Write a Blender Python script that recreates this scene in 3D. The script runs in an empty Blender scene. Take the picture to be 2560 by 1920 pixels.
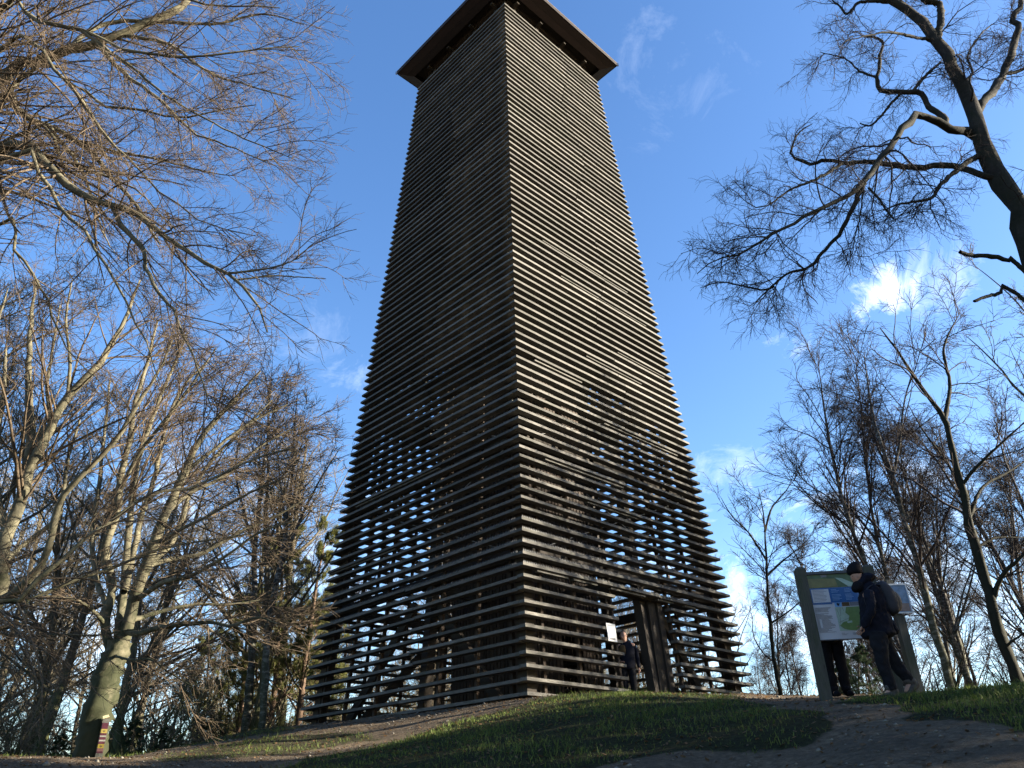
import bpy, bmesh, math, random
import numpy as np
from mathutils import Vector, Matrix, Euler

sc = bpy.context.scene
col = sc.collection
rad = math.radians
rs = np.random.RandomState(7)
random.seed(7)

# ------------------------------------------------------------------ camera
PITCH, ROLL, F = 0.5047, 0.0295, 1923.0
CAMZ = 1.6
cam_d = bpy.data.cameras.new('camera')
cam = bpy.data.objects.new('camera', cam_d)
col.objects.link(cam)
cam_d.sensor_fit = 'HORIZONTAL'
cam_d.sensor_width = 36.0
cam_d.lens = F / 2560.0 * 36.0
cam_d.clip_start = 0.05
cam_d.clip_end = 5000.0
cam.matrix_world = Matrix.Translation((0, 0, CAMZ)) @ Matrix.Rotation(math.pi / 2 + PITCH, 4, 'X') @ Matrix.Rotation(-ROLL, 4, 'Z')
sc.camera = cam

# ------------------------------------------------------------------ light
SUN_EL, SUN_AZ = rad(18.0), rad(-2.0)           # azimuth counted from +X towards +Y
sdir = Vector((math.cos(SUN_EL) * math.cos(SUN_AZ), math.cos(SUN_EL) * math.sin(SUN_AZ), math.sin(SUN_EL)))
sun_d = bpy.data.lights.new('sun', 'SUN')
sun_d.energy = 4.8
sun_d.angle = rad(0.5)
sun_d.color = (1.0, 0.88, 0.70)
sun = bpy.data.objects.new('sun', sun_d)
sun.rotation_euler = (-sdir).to_track_quat('-Z', 'Y').to_euler()
sun.location = (60, 10, 40)
col.objects.link(sun)

sc.view_settings.view_transform = 'Standard'
sc.view_settings.look = 'None'
sc.view_settings.gamma = 1.0
sc.view_settings.use_curve_mapping = False
sc.view_settings.exposure = 2.75


def at(px, py, Y):
    """world point on the sight line of photo pixel (px, py), Y metres ahead of the camera"""
    a, b = px - 1280.0, 960.0 - py
    u = a * math.cos(ROLL) + b * math.sin(ROLL)
    v = -a * math.sin(ROLL) + b * math.cos(ROLL)
    fw = math.cos(PITCH) * F - v * math.sin(PITCH)
    up = math.sin(PITCH) * F + v * math.cos(PITCH)
    return np.array((u / fw * Y, Y, CAMZ + up / fw * Y))


def depth_of(p):
    return p[1] * math.cos(PITCH) + (p[2] - CAMZ) * math.sin(PITCH)


# world: physical sky + a few fair-weather clouds placed by direction
world = bpy.data.worlds.new('World')
sc.world = world
world.use_nodes = True
nt = world.node_tree
for n_ in list(nt.nodes):
    nt.nodes.remove(n_)
N, LK = nt.nodes, nt.links
wout = N.new('ShaderNodeOutputWorld')
wbg = N.new('ShaderNodeBackground')
wbg.inputs['Strength'].default_value = 0.0535
sky = N.new('ShaderNodeTexSky')
sky.sky_type = 'NISHITA'
sky.sun_disc = False
sky.sun_elevation = SUN_EL
sky.sun_rotation = math.pi / 2 - SUN_AZ
sky.altitude = 60
sky.air_density = 1.0
sky.dust_density = 0.6
sky.ozone_density = 2.2
geo = N.new('ShaderNodeTexCoord')
noi = N.new('ShaderNodeTexNoise')
noi.inputs['Scale'].default_value = 11.0
noi.inputs['Detail'].default_value = 8.0
noi.inputs['Roughness'].default_value = 0.7
noi.inputs['Distortion'].default_value = 0.7
LK.new(geo.outputs['Generated'], noi.inputs['Vector'])


def wmath(op, a, b=None, c=None, clamp=False):
    m = N.new('ShaderNodeMath')
    m.operation = op
    m.use_clamp = clamp
    for i, x in enumerate((a, b, c)):
        if x is None:
            continue
        if isinstance(x, (int, float)):
            m.inputs[i].default_value = x
        else:
            LK.new(x, m.inputs[i])
    return m.outputs[0]


clouds = [  # pixel, angular radius (rad), stretch, strength
    (2215, 738, 0.047, 1.5, 0.9), (2330, 715, 0.07, 1.3, 0.35), (1990, 868, 0.034, 1.6, 0.4), (1850, 1145, 0.045, 1.8, 0.3),
    (1640, 110, 0.06, 1.4, 0.09), (1700, 225, 0.065, 1.9, 0.08), (900, 955, 0.055, 1.5, 0.22), (760, 838, 0.06, 2.2, 0.12),
    (2520, 1560, 0.30, 1.6, 0.75), (2100, 1680, 0.26, 1.8, 0.7), (620, 1500, 0.25, 1.6, 0.55), (300, 1520, 0.25, 1.6, 0.55), (560, 1290, 0.14, 1.6, 0.5)]
total = None
for px, py, rr, st, k in clouds:
    d = Vector(at(px, py, 1.0) - np.array((0, 0, CAMZ))).normalized()
    sub = N.new('ShaderNodeVectorMath')
    sub.operation = 'SUBTRACT'
    LK.new(geo.outputs['Generated'], sub.inputs[0])
    sub.inputs[1].default_value = d
    mul = N.new('ShaderNodeVectorMath')
    mul.operation = 'MULTIPLY'
    LK.new(sub.outputs[0], mul.inputs[0])
    mul.inputs[1].default_value = (1 / rr / st, 1 / rr / st, 1 / rr)
    ln = N.new('ShaderNodeVectorMath')
    ln.operation = 'LENGTH'
    LK.new(mul.outputs[0], ln.inputs[0])
    fall = wmath('SUBTRACT', 1.0, ln.outputs['Value'], clamp=True)
    dens = wmath('ADD', wmath('MULTIPLY', fall, 0.9), wmath('MULTIPLY', noi.outputs['Fac'], 4.2))
    dens = wmath('SUBTRACT', dens, 2.62, clamp=True)
    edge = wmath('MULTIPLY', fall, 4.0, clamp=True)
    dens = wmath('MULTIPLY', wmath('MULTIPLY', dens, edge), k)
    total = dens if total is None else wmath('MAXIMUM', total, dens)
total = wmath('MULTIPLY', wmath('MINIMUM', total, 0.95), 0.74)
hsv = N.new('ShaderNodeHueSaturation')
hsv.inputs['Hue'].default_value = 0.507
hsv.inputs['Saturation'].default_value = 1.19
hsv.inputs['Value'].default_value = 1.06
LK.new(sky.outputs[0], hsv.inputs['Color'])
wmix = N.new('ShaderNodeMix')
wmix.data_type = 'RGBA'
LK.new(total, wmix.inputs['Factor'])
LK.new(hsv.outputs['Color'], wmix.inputs['A'])
wmix.inputs['B'].default_value = (7.5, 7.9, 8.6, 1)
LK.new(wmix.outputs['Result'], wbg.inputs['Color'])
LK.new(wbg.outputs[0], wout.inputs[0])

# ------------------------------------------------------------------ materials
def ramp(ntree, fac, stops):
    r = ntree.nodes.new('ShaderNodeValToRGB')
    while len(r.color_ramp.elements) < len(stops):
        r.color_ramp.elements.new(0.5)
    for e, (p, c) in zip(r.color_ramp.elements, stops):
        e.position = p
        e.color = (*c, 1)
    ntree.links.new(fac, r.inputs[0])
    return r.outputs[0]


def new_mat(name, rough=0.85, spec=0.2):
    m = bpy.data.materials.new(name)
    m.use_nodes = True
    b = m.node_tree.nodes['Principled BSDF']
    b.inputs['Roughness'].default_value = rough
    b.inputs['Specular IOR Level'].default_value = spec
    return m, m.node_tree, b


def noise(ntree, vec, scale, detail=4, rough=0.6, dist=0.0):
    n = ntree.nodes.new('ShaderNodeTexNoise')
    n.inputs['Scale'].default_value = scale
    n.inputs['Detail'].default_value = detail
    n.inputs['Roughness'].default_value = rough
    n.inputs['Distortion'].default_value = dist
    if vec is not None:
        ntree.links.new(vec, n.inputs['Vector'])
    return n.outputs['Fac']


def mixc(ntree, fac, a, b, mode='MIX'):
    m = ntree.nodes.new('ShaderNodeMix')
    m.data_type = 'RGBA'
    m.blend_type = mode
    for k, x in (('Factor', fac), ('A', a), ('B', b)):
        if isinstance(x, (int, float)):
            m.inputs[k].default_value = x
        elif isinstance(x, tuple):
            m.inputs[k].default_value = (*x, 1)
        else:
            ntree.links.new(x, m.inputs[k])
    return m.outputs['Result']


def mth(ntree, op, a, b=None, clamp=False):
    m = ntree.nodes.new('ShaderNodeMath')
    m.operation = op
    m.use_clamp = clamp
    for i, x in enumerate((a, b)):
        if x is None:
            continue
        if isinstance(x, (int, float)):
            m.inputs[i].default_value = x
        else:
            ntree.links.new(x, m.inputs[i])
    return m.outputs[0]


def bump(ntree, b, h, strength=0.5, dist=0.01):
    n = ntree.nodes.new('ShaderNodeBump')
    n.inputs['Strength'].default_value = strength
    n.inputs['Distance'].default_value = dist
    ntree.links.new(h, n.inputs['Height'])
    ntree.links.new(n.outputs[0], b.inputs['Normal'])


def wood_mat(name, dark, light, green=None, gf=0.0, knots=True, rough=0.8):
    """weathered timber: grain along u of the uv map, tone differs board by board"""
    m, t, b = new_mat(name, rough, 0.25)
    uv = t.nodes.new('ShaderNodeUVMap')
    mp = t.nodes.new('ShaderNodeMapping')
    mp.inputs['Scale'].default_value = (1.0, 16.0, 1.0)
    t.links.new(uv.outputs[0], mp.inputs['Vector'])
    g1 = noise(t, mp.outputs[0], 6.0, 6, 0.65, 0.6)
    mp2 = t.nodes.new('ShaderNodeMapping')
    mp2.inputs['Scale'].default_value = (1.0, 3.0, 1.0)
    t.links.new(uv.outputs[0], mp2.inputs['Vector'])
    g2 = noise(t, mp2.outputs[0], 1.6, 5, 0.6)
    c = ramp(t, g1, [(0.25, dark), (0.75, light)])
    oi = t.nodes.new('ShaderNodeObjectInfo')
    ng = t.nodes.new('ShaderNodeNewGeometry')
    rnd = mth(t, 'FRACT', mth(t, 'ADD', oi.outputs['Random'], ng.outputs['Random Per Island']))
    tone = mth(t, 'ADD', mth(t, 'MULTIPLY', rnd, 0.8), 0.58)
    tone = mth(t, 'MULTIPLY', tone, mth(t, 'ADD', mth(t, 'MULTIPLY', g2, 0.9), 0.55))
    comb = t.nodes.new('ShaderNodeCombineXYZ')
    for i in range(3):
        t.links.new(tone, comb.inputs[i])
    c = mixc(t, 1.0, c, comb.outputs[0], 'MULTIPLY')
    if green:
        gn = noise(t, mp2.outputs[0], 2.3, 4, 0.7)
        fac = mth(t, 'MULTIPLY', ramp(t, gn, [(0.45, (0, 0, 0)), (0.7, (1, 1, 1))]), gf)
        c = mixc(t, fac, c, green)
    if knots:
        v = t.nodes.new('ShaderNodeTexVoronoi')
        v.inputs['Scale'].default_value = 2.2
        t.links.new(mp2.outputs[0], v.inputs['Vector'])
        kf = ramp(t, v.outputs['Distance'], [(0.05, (1, 1, 1)), (0.1, (0, 0, 0))])
        c = mixc(t, mth(t, 'MULTIPLY', kf, 0.7), c, tuple(x * 0.3 for x in dark))
    t.links.new(c, b.inputs['Base Color'])
    bump(t, b, g1, 0.5, 0.004)
    return m


M = {}
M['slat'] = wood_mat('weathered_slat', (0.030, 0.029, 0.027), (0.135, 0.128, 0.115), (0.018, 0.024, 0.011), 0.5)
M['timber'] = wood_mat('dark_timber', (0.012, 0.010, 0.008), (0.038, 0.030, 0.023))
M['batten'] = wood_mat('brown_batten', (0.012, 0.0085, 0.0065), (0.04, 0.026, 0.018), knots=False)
M['soffit'] = wood_mat('red_brown_board', (0.011, 0.007, 0.007), (0.022, 0.014, 0.014))
M['greypost'] = wood_mat('grey_green_post', (0.045, 0.045, 0.038), (0.105, 0.102, 0.088), (0.03, 0.045, 0.015), 0.6)
M['cutwood'] = wood_mat('pale_cut_wood', (0.3, 0.25, 0.15), (0.45, 0.4, 0.25))


def plain(name, c, rough=0.6, spec=0.3, var=0.12, scale=8.0, metal=0.0, bmp=0.0):
    m, t, b = new_mat(name, rough, spec)
    tc = t.nodes.new('ShaderNodeTexCoord')
    f = noise(t, tc.outputs['Object'], scale, 5, 0.6)
    cc = ramp(t, f, [(0.3, tuple(x * (1 - var) for x in c)), (0.7, tuple(min(1, x * (1 + var)) for x in c))])
    t.links.new(cc, b.inputs['Base Color'])
    b.inputs['Metallic'].default_value = metal
    if bmp:
        bump(t, b, f, bmp, 0.01)
    return m


M['steel'] = plain('galvanised_steel', (0.35, 0.36, 0.37), 0.45, 0.5, 0.2, 30, 0.8)
M['spike'] = plain('spike_comb', (0.09, 0.095, 0.10), 0.6, 0.3)
M['dark_metal'] = plain('dark_metal', (0.04, 0.04, 0.045), 0.5, 0.4)
M['tile'] = plain('roof_shingle', (0.05, 0.04, 0.035), 0.8, 0.2, 0.4, 6)


def bark_mat(name, c1, c2, moss=None, mf=0.0, mh=3.0, scale=5.0, stretch=3.0, lent=None):
    m, t, b = new_mat(name, 0.9, 0.15)
    tc = t.nodes.new('ShaderNodeTexCoord')
    mp = t.nodes.new('ShaderNodeMapping')
    mp.inputs['Scale'].default_value = (stretch, stretch, 1.0)
    t.links.new(tc.outputs['Object'], mp.inputs['Vector'])
    f = noise(t, mp.outputs[0], scale, 6, 0.7, 0.4)
    c = ramp(t, f, [(0.3, c1), (0.72, c2)])
    if lent:
        mp3 = t.nodes.new('ShaderNodeMapping')
        mp3.inputs['Scale'].default_value = (1.6, 1.6, 4.5)
        t.links.new(tc.outputs['Object'], mp3.inputs['Vector'])
        lf = noise(t, mp3.outputs[0], 3.0, 4, 0.7)
        c = mixc(t, ramp(t, lf, [(0.5, (0, 0, 0)), (0.6, (1, 1, 1))]), c, lent)
    if moss:
        sep = t.nodes.new('ShaderNodeSeparateXYZ')
        t.links.new(tc.outputs['Object'], sep.inputs[0])
        low = mth(t, 'SUBTRACT', 1.0, mth(t, 'DIVIDE', sep.outputs['Z'], mh), True)
        mn = noise(t, tc.outputs['Object'], 4.0, 4, 0.7)
        fac = mth(t, 'MULTIPLY', ramp(t, mth(t, 'ADD', mth(t, 'MULTIPLY', low, 0.5), mn), [(0.55, (0, 0, 0)), (0.85, (1, 1, 1))]), mf)
        c = mixc(t, fac, c, moss)
    t.links.new(c, b.inputs['Base Color'])
    bump(t, b, f, 0.6, 0.02)
    return m


M['beech'] = bark_mat('beech_bark', (0.034, 0.032, 0.022), (0.15, 0.137, 0.092), (0.016, 0.021, 0.009), 0.85, 4.0, 3.2, 1.2)
M['beech_twig'] = bark_mat('beech_twig', (0.032, 0.024, 0.017), (0.13, 0.10, 0.068))
M['birch'] = bark_mat('birch_bark_rough', (0.018, 0.016, 0.014), (0.07, 0.062, 0.055), (0.04, 0.05, 0.02), 0.5, 6.0, 6.0, 2.0, (0.17, 0.165, 0.155))
M['birch_twig'] = bark_mat('birch_twig', (0.016, 0.012, 0.011), (0.045, 0.035, 0.031))
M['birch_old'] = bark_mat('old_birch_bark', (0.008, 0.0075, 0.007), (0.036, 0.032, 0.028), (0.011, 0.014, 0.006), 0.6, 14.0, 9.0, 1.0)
M['oak'] = bark_mat('oak_bark', (0.03, 0.026, 0.02), (0.10, 0.085, 0.06), (0.05, 0.065, 0.02), 0.7, 5.0)
M['oak_twig'] = bark_mat('oak_twig', (0.06, 0.05, 0.032), (0.17, 0.145, 0.10))
M['pine_bark'] = bark_mat('pine_bark', (0.035, 0.026, 0.02), (0.12, 0.08, 0.055))


def leafy(name, c1, c2):
    m, t, b = new_mat(name, 0.7, 0.2)
    ng = t.nodes.new('ShaderNodeNewGeometry')
    tc = t.nodes.new('ShaderNodeTexCoord')
    f = noise(t, tc.outputs['Object'], 1.6, 3, 0.6)
    f = mth(t, 'ADD', mth(t, 'MULTIPLY', f, 0.6), mth(t, 'MULTIPLY', ng.outputs['Random Per Island'], 0.4))
    t.links.new(ramp(t, f, [(0.25, c1), (0.75, c2)]), b.inputs['Base Color'])
    tr = t.nodes.new('ShaderNodeBsdfTranslucent')
    t.links.new(ramp(t, f, [(0.25, tuple(x * 1.3 for x in c1)), (0.75, tuple(x * 1.3 for x in c2))]), tr.inputs[0])
    mx = t.nodes.new('ShaderNodeMixShader')
    mx.inputs[0].default_value = 0.3
    t.links.new(b.outputs[0], mx.inputs[1])
    t.links.new(tr.outputs[0], mx.inputs[2])
    t.links.new(mx.outputs[0], t.nodes['Material Output'].inputs[0])
    return m


M['needle'] = leafy('pine_needle', (0.035, 0.046, 0.014), (0.15, 0.15, 0.045))
M['spruce'] = leafy('spruce_needle', (0.012, 0.025, 0.012), (0.035, 0.055, 0.022))
M['grass'] = leafy('grass_blade', (0.018, 0.034, 0.007), (0.105, 0.135, 0.03))
M['litter'] = leafy('fallen_leaf', (0.05, 0.03, 0.015), (0.16, 0.10, 0.05))
M['deadleaf'] = leafy('dead_leaf', (0.06, 0.035, 0.02), (0.14, 0.08, 0.04))

# ground material: attribute 'grass' (1 = turf, 0 = trodden path)
mg, t, b = new_mat('hill_ground', 0.95, 0.1)
tc = t.nodes.new('ShaderNodeTexCoord')
at_ = t.nodes.new('ShaderNodeAttribute')
at_.attribute_name = 'grass'
n1 = noise(t, tc.outputs['Object'], 0.9, 8, 0.65)
n2 = noise(t, tc.outputs['Object'], 14.0, 6, 0.7)
n3 = noise(t, tc.outputs['Object'], 60.0, 3, 0.6)
v = t.nodes.new('ShaderNodeTexVoronoi')
v.inputs['Scale'].default_value = 38.0
t.links.new(tc.outputs['Object'], v.inputs['Vector'])
path = ramp(t, mth(t, 'ADD', mth(t, 'MULTIPLY', n2, 0.7), mth(t, 'MULTIPLY', n1, 0.3)), [(0.3, (0.045, 0.033, 0.022)), (0.48, (0.115, 0.088, 0.060)), (0.68, (0.22, 0.172, 0.118))])
path = mixc(t, ramp(t, n1, [(0.42, (0, 0, 0)), (0.62, (0.75, 0.75, 0.75))]), path, (0.04, 0.033, 0.026))
stones = ramp(t, v.outputs['Distance'], [(0.1, (1, 1, 1)), (0.22, (0, 0, 0))])
path = mixc(t, mth(t, 'MULTIPLY', stones, 0.35), path, (0.17, 0.155, 0.14))
turf = ramp(t, n2, [(0.35, (0.010, 0.009, 0.005)), (0.55, (0.02, 0.024, 0.008)), (0.75, (0.04, 0.038, 0.016))])
gf = mth(t, 'ADD', at_.outputs['Fac'], mth(t, 'MULTIPLY', mth(t, 'SUBTRACT', n2, 0.5), 0.9))
gf = ramp(t, gf, [(0.38, (0, 0, 0)), (0.62, (1, 1, 1))])
c = mixc(t, gf, path, turf)
t.links.new(c, b.inputs['Base Color'])
bump(t, b, mth(t, 'ADD', mth(t, 'MULTIPLY', n2, 0.65), mth(t, 'MULTIPLY', n3, 0.35)), 1.0, 0.09)
M['ground'] = mg

# ------------------------------------------------------------------ object helpers
def tag(o, label=None, cat=None, group=None, kind=None):
    if label:
        o['label'] = label
    if cat:
        o['category'] = cat
    if group:
        o['group'] = group
    if kind:
        o['kind'] = kind
    return o


def empty(name, loc=(0, 0, 0)):
    o = bpy.data.objects.new(name, None)
    o.empty_display_size = 0.2
    o.location = loc
    col.objects.link(o)
    return o


def link(name, me, mat, parent=None, loc=None):
    o = bpy.data.objects.new(name, me)
    if mat is not None and not me.materials:
        me.materials.append(mat)
    col.objects.link(o)
    if loc is not None:
        o.location = loc
    if parent is not None:
        o.parent = parent
        par = Vector(parent.location)
        if parent.parent is not None:
            par = par + Vector(parent.parent.location)
        o.location = Vector(o.location) - par
    return o


def np_mesh(name, V, Fq, uv=None, smooth=False):
    V = np.asarray(V, dtype=np.float32)
    Fq = np.asarray(Fq, dtype=np.int32)
    k = Fq.shape[1]
    me = bpy.data.meshes.new(name)
    me.vertices.add(len(V))
    me.vertices.foreach_set('co', V.ravel())
    me.loops.add(Fq.size)
    me.loops.foreach_set('vertex_index', Fq.ravel())
    me.polygons.add(len(Fq))
    me.polygons.foreach_set('loop_start', np.arange(len(Fq), dtype=np.int32) * k)
    me.polygons.foreach_set('loop_total', np.full(len(Fq), k, dtype=np.int32))
    if uv is not None:
        l = me.uv_layers.new(name='UVMap')
        l.data.foreach_set('uv', np.asarray(uv, dtype=np.float32).ravel())
    me.update(calc_edges=True)
    me.polygons.foreach_set('use_smooth', np.full(len(Fq), smooth))
    return me


BF = np.array([[0, 3, 2, 1], [4, 5, 6, 7], [0, 1, 5, 4], [2, 3, 7, 6], [1, 2, 6, 5], [3, 0, 4, 7]])


class MB:
    """collects oriented boards; grain (u) runs along the first axis"""

    def __init__(self):
        self.V, self.F, self.U, self.n = [], [], [], 0

    def box(self, c, ax, ay, az, hx, hy, hz, taper=1.0):
        c = np.asarray(c, float)
        ax, ay, az = (np.asarray(a, float) for a in (ax, ay, az))
        P = []
        for sz in (-1, 1):
            for sx, sy in ((-1, -1), (1, -1), (1, 1), (-1, 1)):
                k = taper if sx > 0 else 1.0
                P.append(c + ax * hx * sx + ay * hy * sy * k + az * hz * sz * k)
        self.V += P
        o = random.random() * 50
        L = [(-hx, -hy, -hz), (hx, -hy, -hz), (hx, hy, -hz), (-hx, hy, -hz), (-hx, -hy, hz), (hx, -hy, hz), (hx, hy, hz), (-hx, hy, hz)]
        for f in BF:
            self.F.append([i + self.n for i in f])
            for i in f:
                x, y, z = L[i]
                self.U.append((x + o, y + z + o))
        self.n += 8
        return self

    def bar(self, a, b, w, h, side=None, taper=1.0):
        a, b = np.asarray(a, float), np.asarray(b, float)
        d = b - a
        L = np.linalg.norm(d)
        d = d / L
        s = np.asarray(side if side is not None else np.cross(d, (0, 0, 1) if abs(d[2]) < 0.9 else (0, 1, 0)), float)
        s = s - d * s.dot(d)
        s = s / np.linalg.norm(s)
        u = np.cross(d, s)
        return self.box((a + b) / 2, d, s, u, L / 2, w / 2, h / 2, taper)

    def cyl(self, a, b, r, n=8, r2=None):
        a, b = np.asarray(a, float), np.asarray(b, float)
        r2 = r if r2 is None else r2
        d = b - a
        L = np.linalg.norm(d)
        d = d / L
        s = np.cross(d, (0, 0, 1) if abs(d[2]) < 0.9 else (0, 1, 0))
        s /= np.linalg.norm(s)
        u = np.cross(d, s)
        for i in range(n):
            an = 2 * math.pi * i / n
            q = s * math.cos(an) + u * math.sin(an)
            self.V += [a + q * r, b + q * r2]
        self.V += [a, b]
        for i in range(n):
            j = (i + 1) % n
            self.F.append([self.n + 2 * i, self.n + 2 * j, self.n + 2 * j + 1, self.n + 2 * i + 1])
            self.F.append([self.n + 2 * n, self.n + 2 * j, self.n + 2 * i, self.n + 2 * n])
            self.F.append([self.n + 2 * n + 1, self.n + 2 * i + 1, self.n + 2 * j + 1, self.n + 2 * n + 1])
            self.U += [(0, i * .1), (0, i * .1 + .1), (L, i * .1 + .1), (L, i * .1)] + [(0, 0)] * 8
        self.n += 2 * n + 2
        return self

    def build(self, name, mat, parent=None, kind=None, local=True):
        V = np.array(self.V)
        c = V.mean(axis=0) if local else np.zeros(3)
        quads = self.F
        if any(len(set(f)) < 4 for f in quads):       # degenerate quads become triangles
            me = bpy.data.meshes.new(name)
            faces, uv, k = [], [], 0
            for f in quads:
                g, seen = [], set()
                for i, q in enumerate(f):
                    if q not in seen:
                        seen.add(q)
                        g.append(q)
                        uv.append(self.U[k + i])
                faces.append(g)
                k += 4
            me.from_pydata([tuple(p) for p in V - c], [], faces)
            l = me.uv_layers.new(name='UVMap')
            l.data.foreach_set('uv', np.array(uv, dtype=np.float32).ravel())
        else:
            me = np_mesh(name, V - c, quads, self.U)
        o = link(name, me, mat, parent, Vector(c))
        if kind:
            o['kind'] = kind
        return o


# ------------------------------------------------------------------ terrain
ctrl = []
for px, py, Y in [(0, 1919, 12.0), (0, 1894, 14.8), (250, 1896, 14.8), (640, 1919, 11.5), (500, 1858, 18.5), (745, 1820, 22.3), (900, 1802, 19.8),
                  (1000, 1850, 14), (1100, 1777, 18), (1316, 1747, 15.9), (1280, 1919, 9), (1495, 1743, 14), (1900, 1919, 8), (1691, 1743, 13.2),
                  (1887, 1749, 12.6), (2050, 1756, 11.9), (2200, 1746, 11.3), (2330, 1731, 10.8), (2480, 1723, 10.4), (2560, 1722, 10.2),
                  (2560, 1830, 7.2), (2560, 1919, 6.2), (1850, 1800, 10), (1400, 1800, 11.6)]:
    ctrl.append(at(px, py, Y))
for x, y, z in [(0, 0, 0), (5, 0, 0.15), (-5, 0, -0.1), (0, -6, -1.2), (8, -4, -.6), (-9, 4, 0.3), (9, 5.5, 1.35), (0.2, 20, 3.58), (0.2, 24, 3.5), (5, 21, 3.45), (-5, 22.6, 3.5),
                (9, 15, 3.0), (12, 11, 2.8), (0, 31, 3.0), (-8, 30, 2.5), (9, 28, 2.9), (-14, 24, 2.3), (-20, 20, 2.4), (18, 20, 2.5), (22, 10, 2.3), (-14, 10, 1.4),
                (-20, -5, -0.8), (20, -5, 0.6), (0, -15, -2.5), (-9.5, 18.5, 2.45), (-8, 15.9, 2.62), (-25, 32, 2.0), (25, 32, 2.0), (0, 40, 2.2)]:
    ctrl.append(np.array((x, y, z), float))
ctrl = np.array(ctrl)


def tps_k(d2):
    return np.where(d2 > 1e-12, 0.5 * d2 * np.log(np.maximum(d2, 1e-12)), 0.0)


nC = len(ctrl)
K = tps_k(((ctrl[:, None, :2] - ctrl[None, :, :2]) ** 2).sum(-1)) + np.eye(nC) * 0.02
Pm = np.c_[np.ones(nC), ctrl[:, :2]]
A_ = np.zeros((nC + 3, nC + 3))
A_[:nC, :nC] = K
A_[:nC, nC:] = Pm
A_[nC:, :nC] = Pm.T
W_ = np.linalg.solve(A_, np.r_[ctrl[:, 2], 0, 0, 0])


def hgt(x, y):
    x, y = np.atleast_1d(np.asarray(x, float)), np.atleast_1d(np.asarray(y, float))
    sh = x.shape
    x, y = x.ravel(), y.ravel()
    out = np.empty_like(x)
    for i in range(0, len(x), 20000):
        xs, ys = x[i:i + 20000], y[i:i + 20000]
        k = tps_k((xs[:, None] - ctrl[None, :, 0]) ** 2 + (ys[:, None] - ctrl[None, :, 1]) ** 2)
        out[i:i + 20000] = k @ W_[:nC] + W_[nC] + W_[nC + 1] * xs + W_[nC + 2] * ys
    r = np.hypot(x, y - 14)
    f = np.clip((r - 22) / 22, 0, 1)
    f = f * f * (3 - 2 * f)
    far = 1.2 - 0.035 * np.clip(r - 30, 0, 120)
    out = out * (1 - f) + far * f
    bumpz = 0.03 * np.sin(x * 1.9 + 1.3 * np.sin(y * 1.1)) * np.sin(y * 1.7 + 0.8) + 0.014 * np.sin(x * 5.3 + y * 2.1) * np.sin(y * 4.7 - x)
    out = out + bumpz * np.clip(r / 6, 0.5, 1)
    return out.reshape(sh)


def H(x, y):
    return float(hgt(x, y)[0])


def ground_hit(px, py):
    """where a sight line of the photograph meets the hill"""
    o = np.array((0, 0, CAMZ))
    d = at(px, py, 1.0) - o
    Y = np.linspace(4, 30, 800)
    P = o + d * Y[:, None]
    below = P[:, 2] <= hgt(P[:, 0], P[:, 1])
    i = int(np.argmax(below)) if below.any() else len(Y) - 1
    return P[i][:2]


def in_poly(x, y, poly):
    inside = np.zeros(x.shape, bool)
    n = len(poly)
    for i in range(n):
        x1, y1 = poly[i]
        x2, y2 = poly[(i + 1) % n]
        c = ((y1 > y) != (y2 > y)) & (x < (x2 - x1) * (y - y1) / (y2 - y1 + 1e-12) + x1)
        inside ^= c
    return inside


def hits(pts):
    return [tuple(ground_hit(*p)) for p in pts]


# turf outlines on the hill (edges of the trodden paths seen in the photograph)
gA = hits([(1256, 1778), (1100, 1818), (1007, 1850), (868, 1879), (700, 1915)])
gA += [(-1.5, 5.0), (1.0, 4.2)] + hits([(1500, 1915), (1800, 1873), (2030, 1856), (2110, 1827), (2061, 1798), (1974, 1774), (1876, 1753)])
gA += [(3.4, 13.4), (2.2, 15.2), (0.7, 15.6)]
gB = hits([(2136, 1758), (2264, 1780), (2380, 1806), (2559, 1838)]) + [(9, 7.5), (16, 8), (16, 16), (9.5, 14), (5.3, 12.6), (4.7, 12.2)]
gC = hits([(1000, 1838), (860, 1868), (640, 1890), (420, 1912), (330, 1905), (520, 1864), (720, 1832)])
gD = hits([(0, 1893), (250, 1893), (500, 1860), (745, 1826)]) + [(-7, 24), (-12, 34), (-40, 40), (-40, 20)]
gE = [(10, 16), (40, 6), (60, 60), (-20, 60), (-8, 30), (8, 30)]


def grass_mask(x, y):
    w = 0.16
    acc = np.zeros(x.shape)
    offs = [(0, 0), (w, 0), (-w, 0), (0, w), (0, -w)]
    for dx, dy in offs:
        xx = x + dx + 0.15 * np.sin(y * 3.1) + 0.08 * np.sin(x * 7 + y * 5)
        yy = y + dy + 0.15 * np.sin(x * 2.7 + 1)
        m = np.zeros(x.shape)
        for p, k in ((gA, 1.0), (gB, 1.0), (gC, 0.55), (gD, 0.6), (gE, 0.5)):
            m = np.maximum(m, in_poly(xx, yy, p) * k)
        acc += m
    return acc / len(offs)


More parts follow.
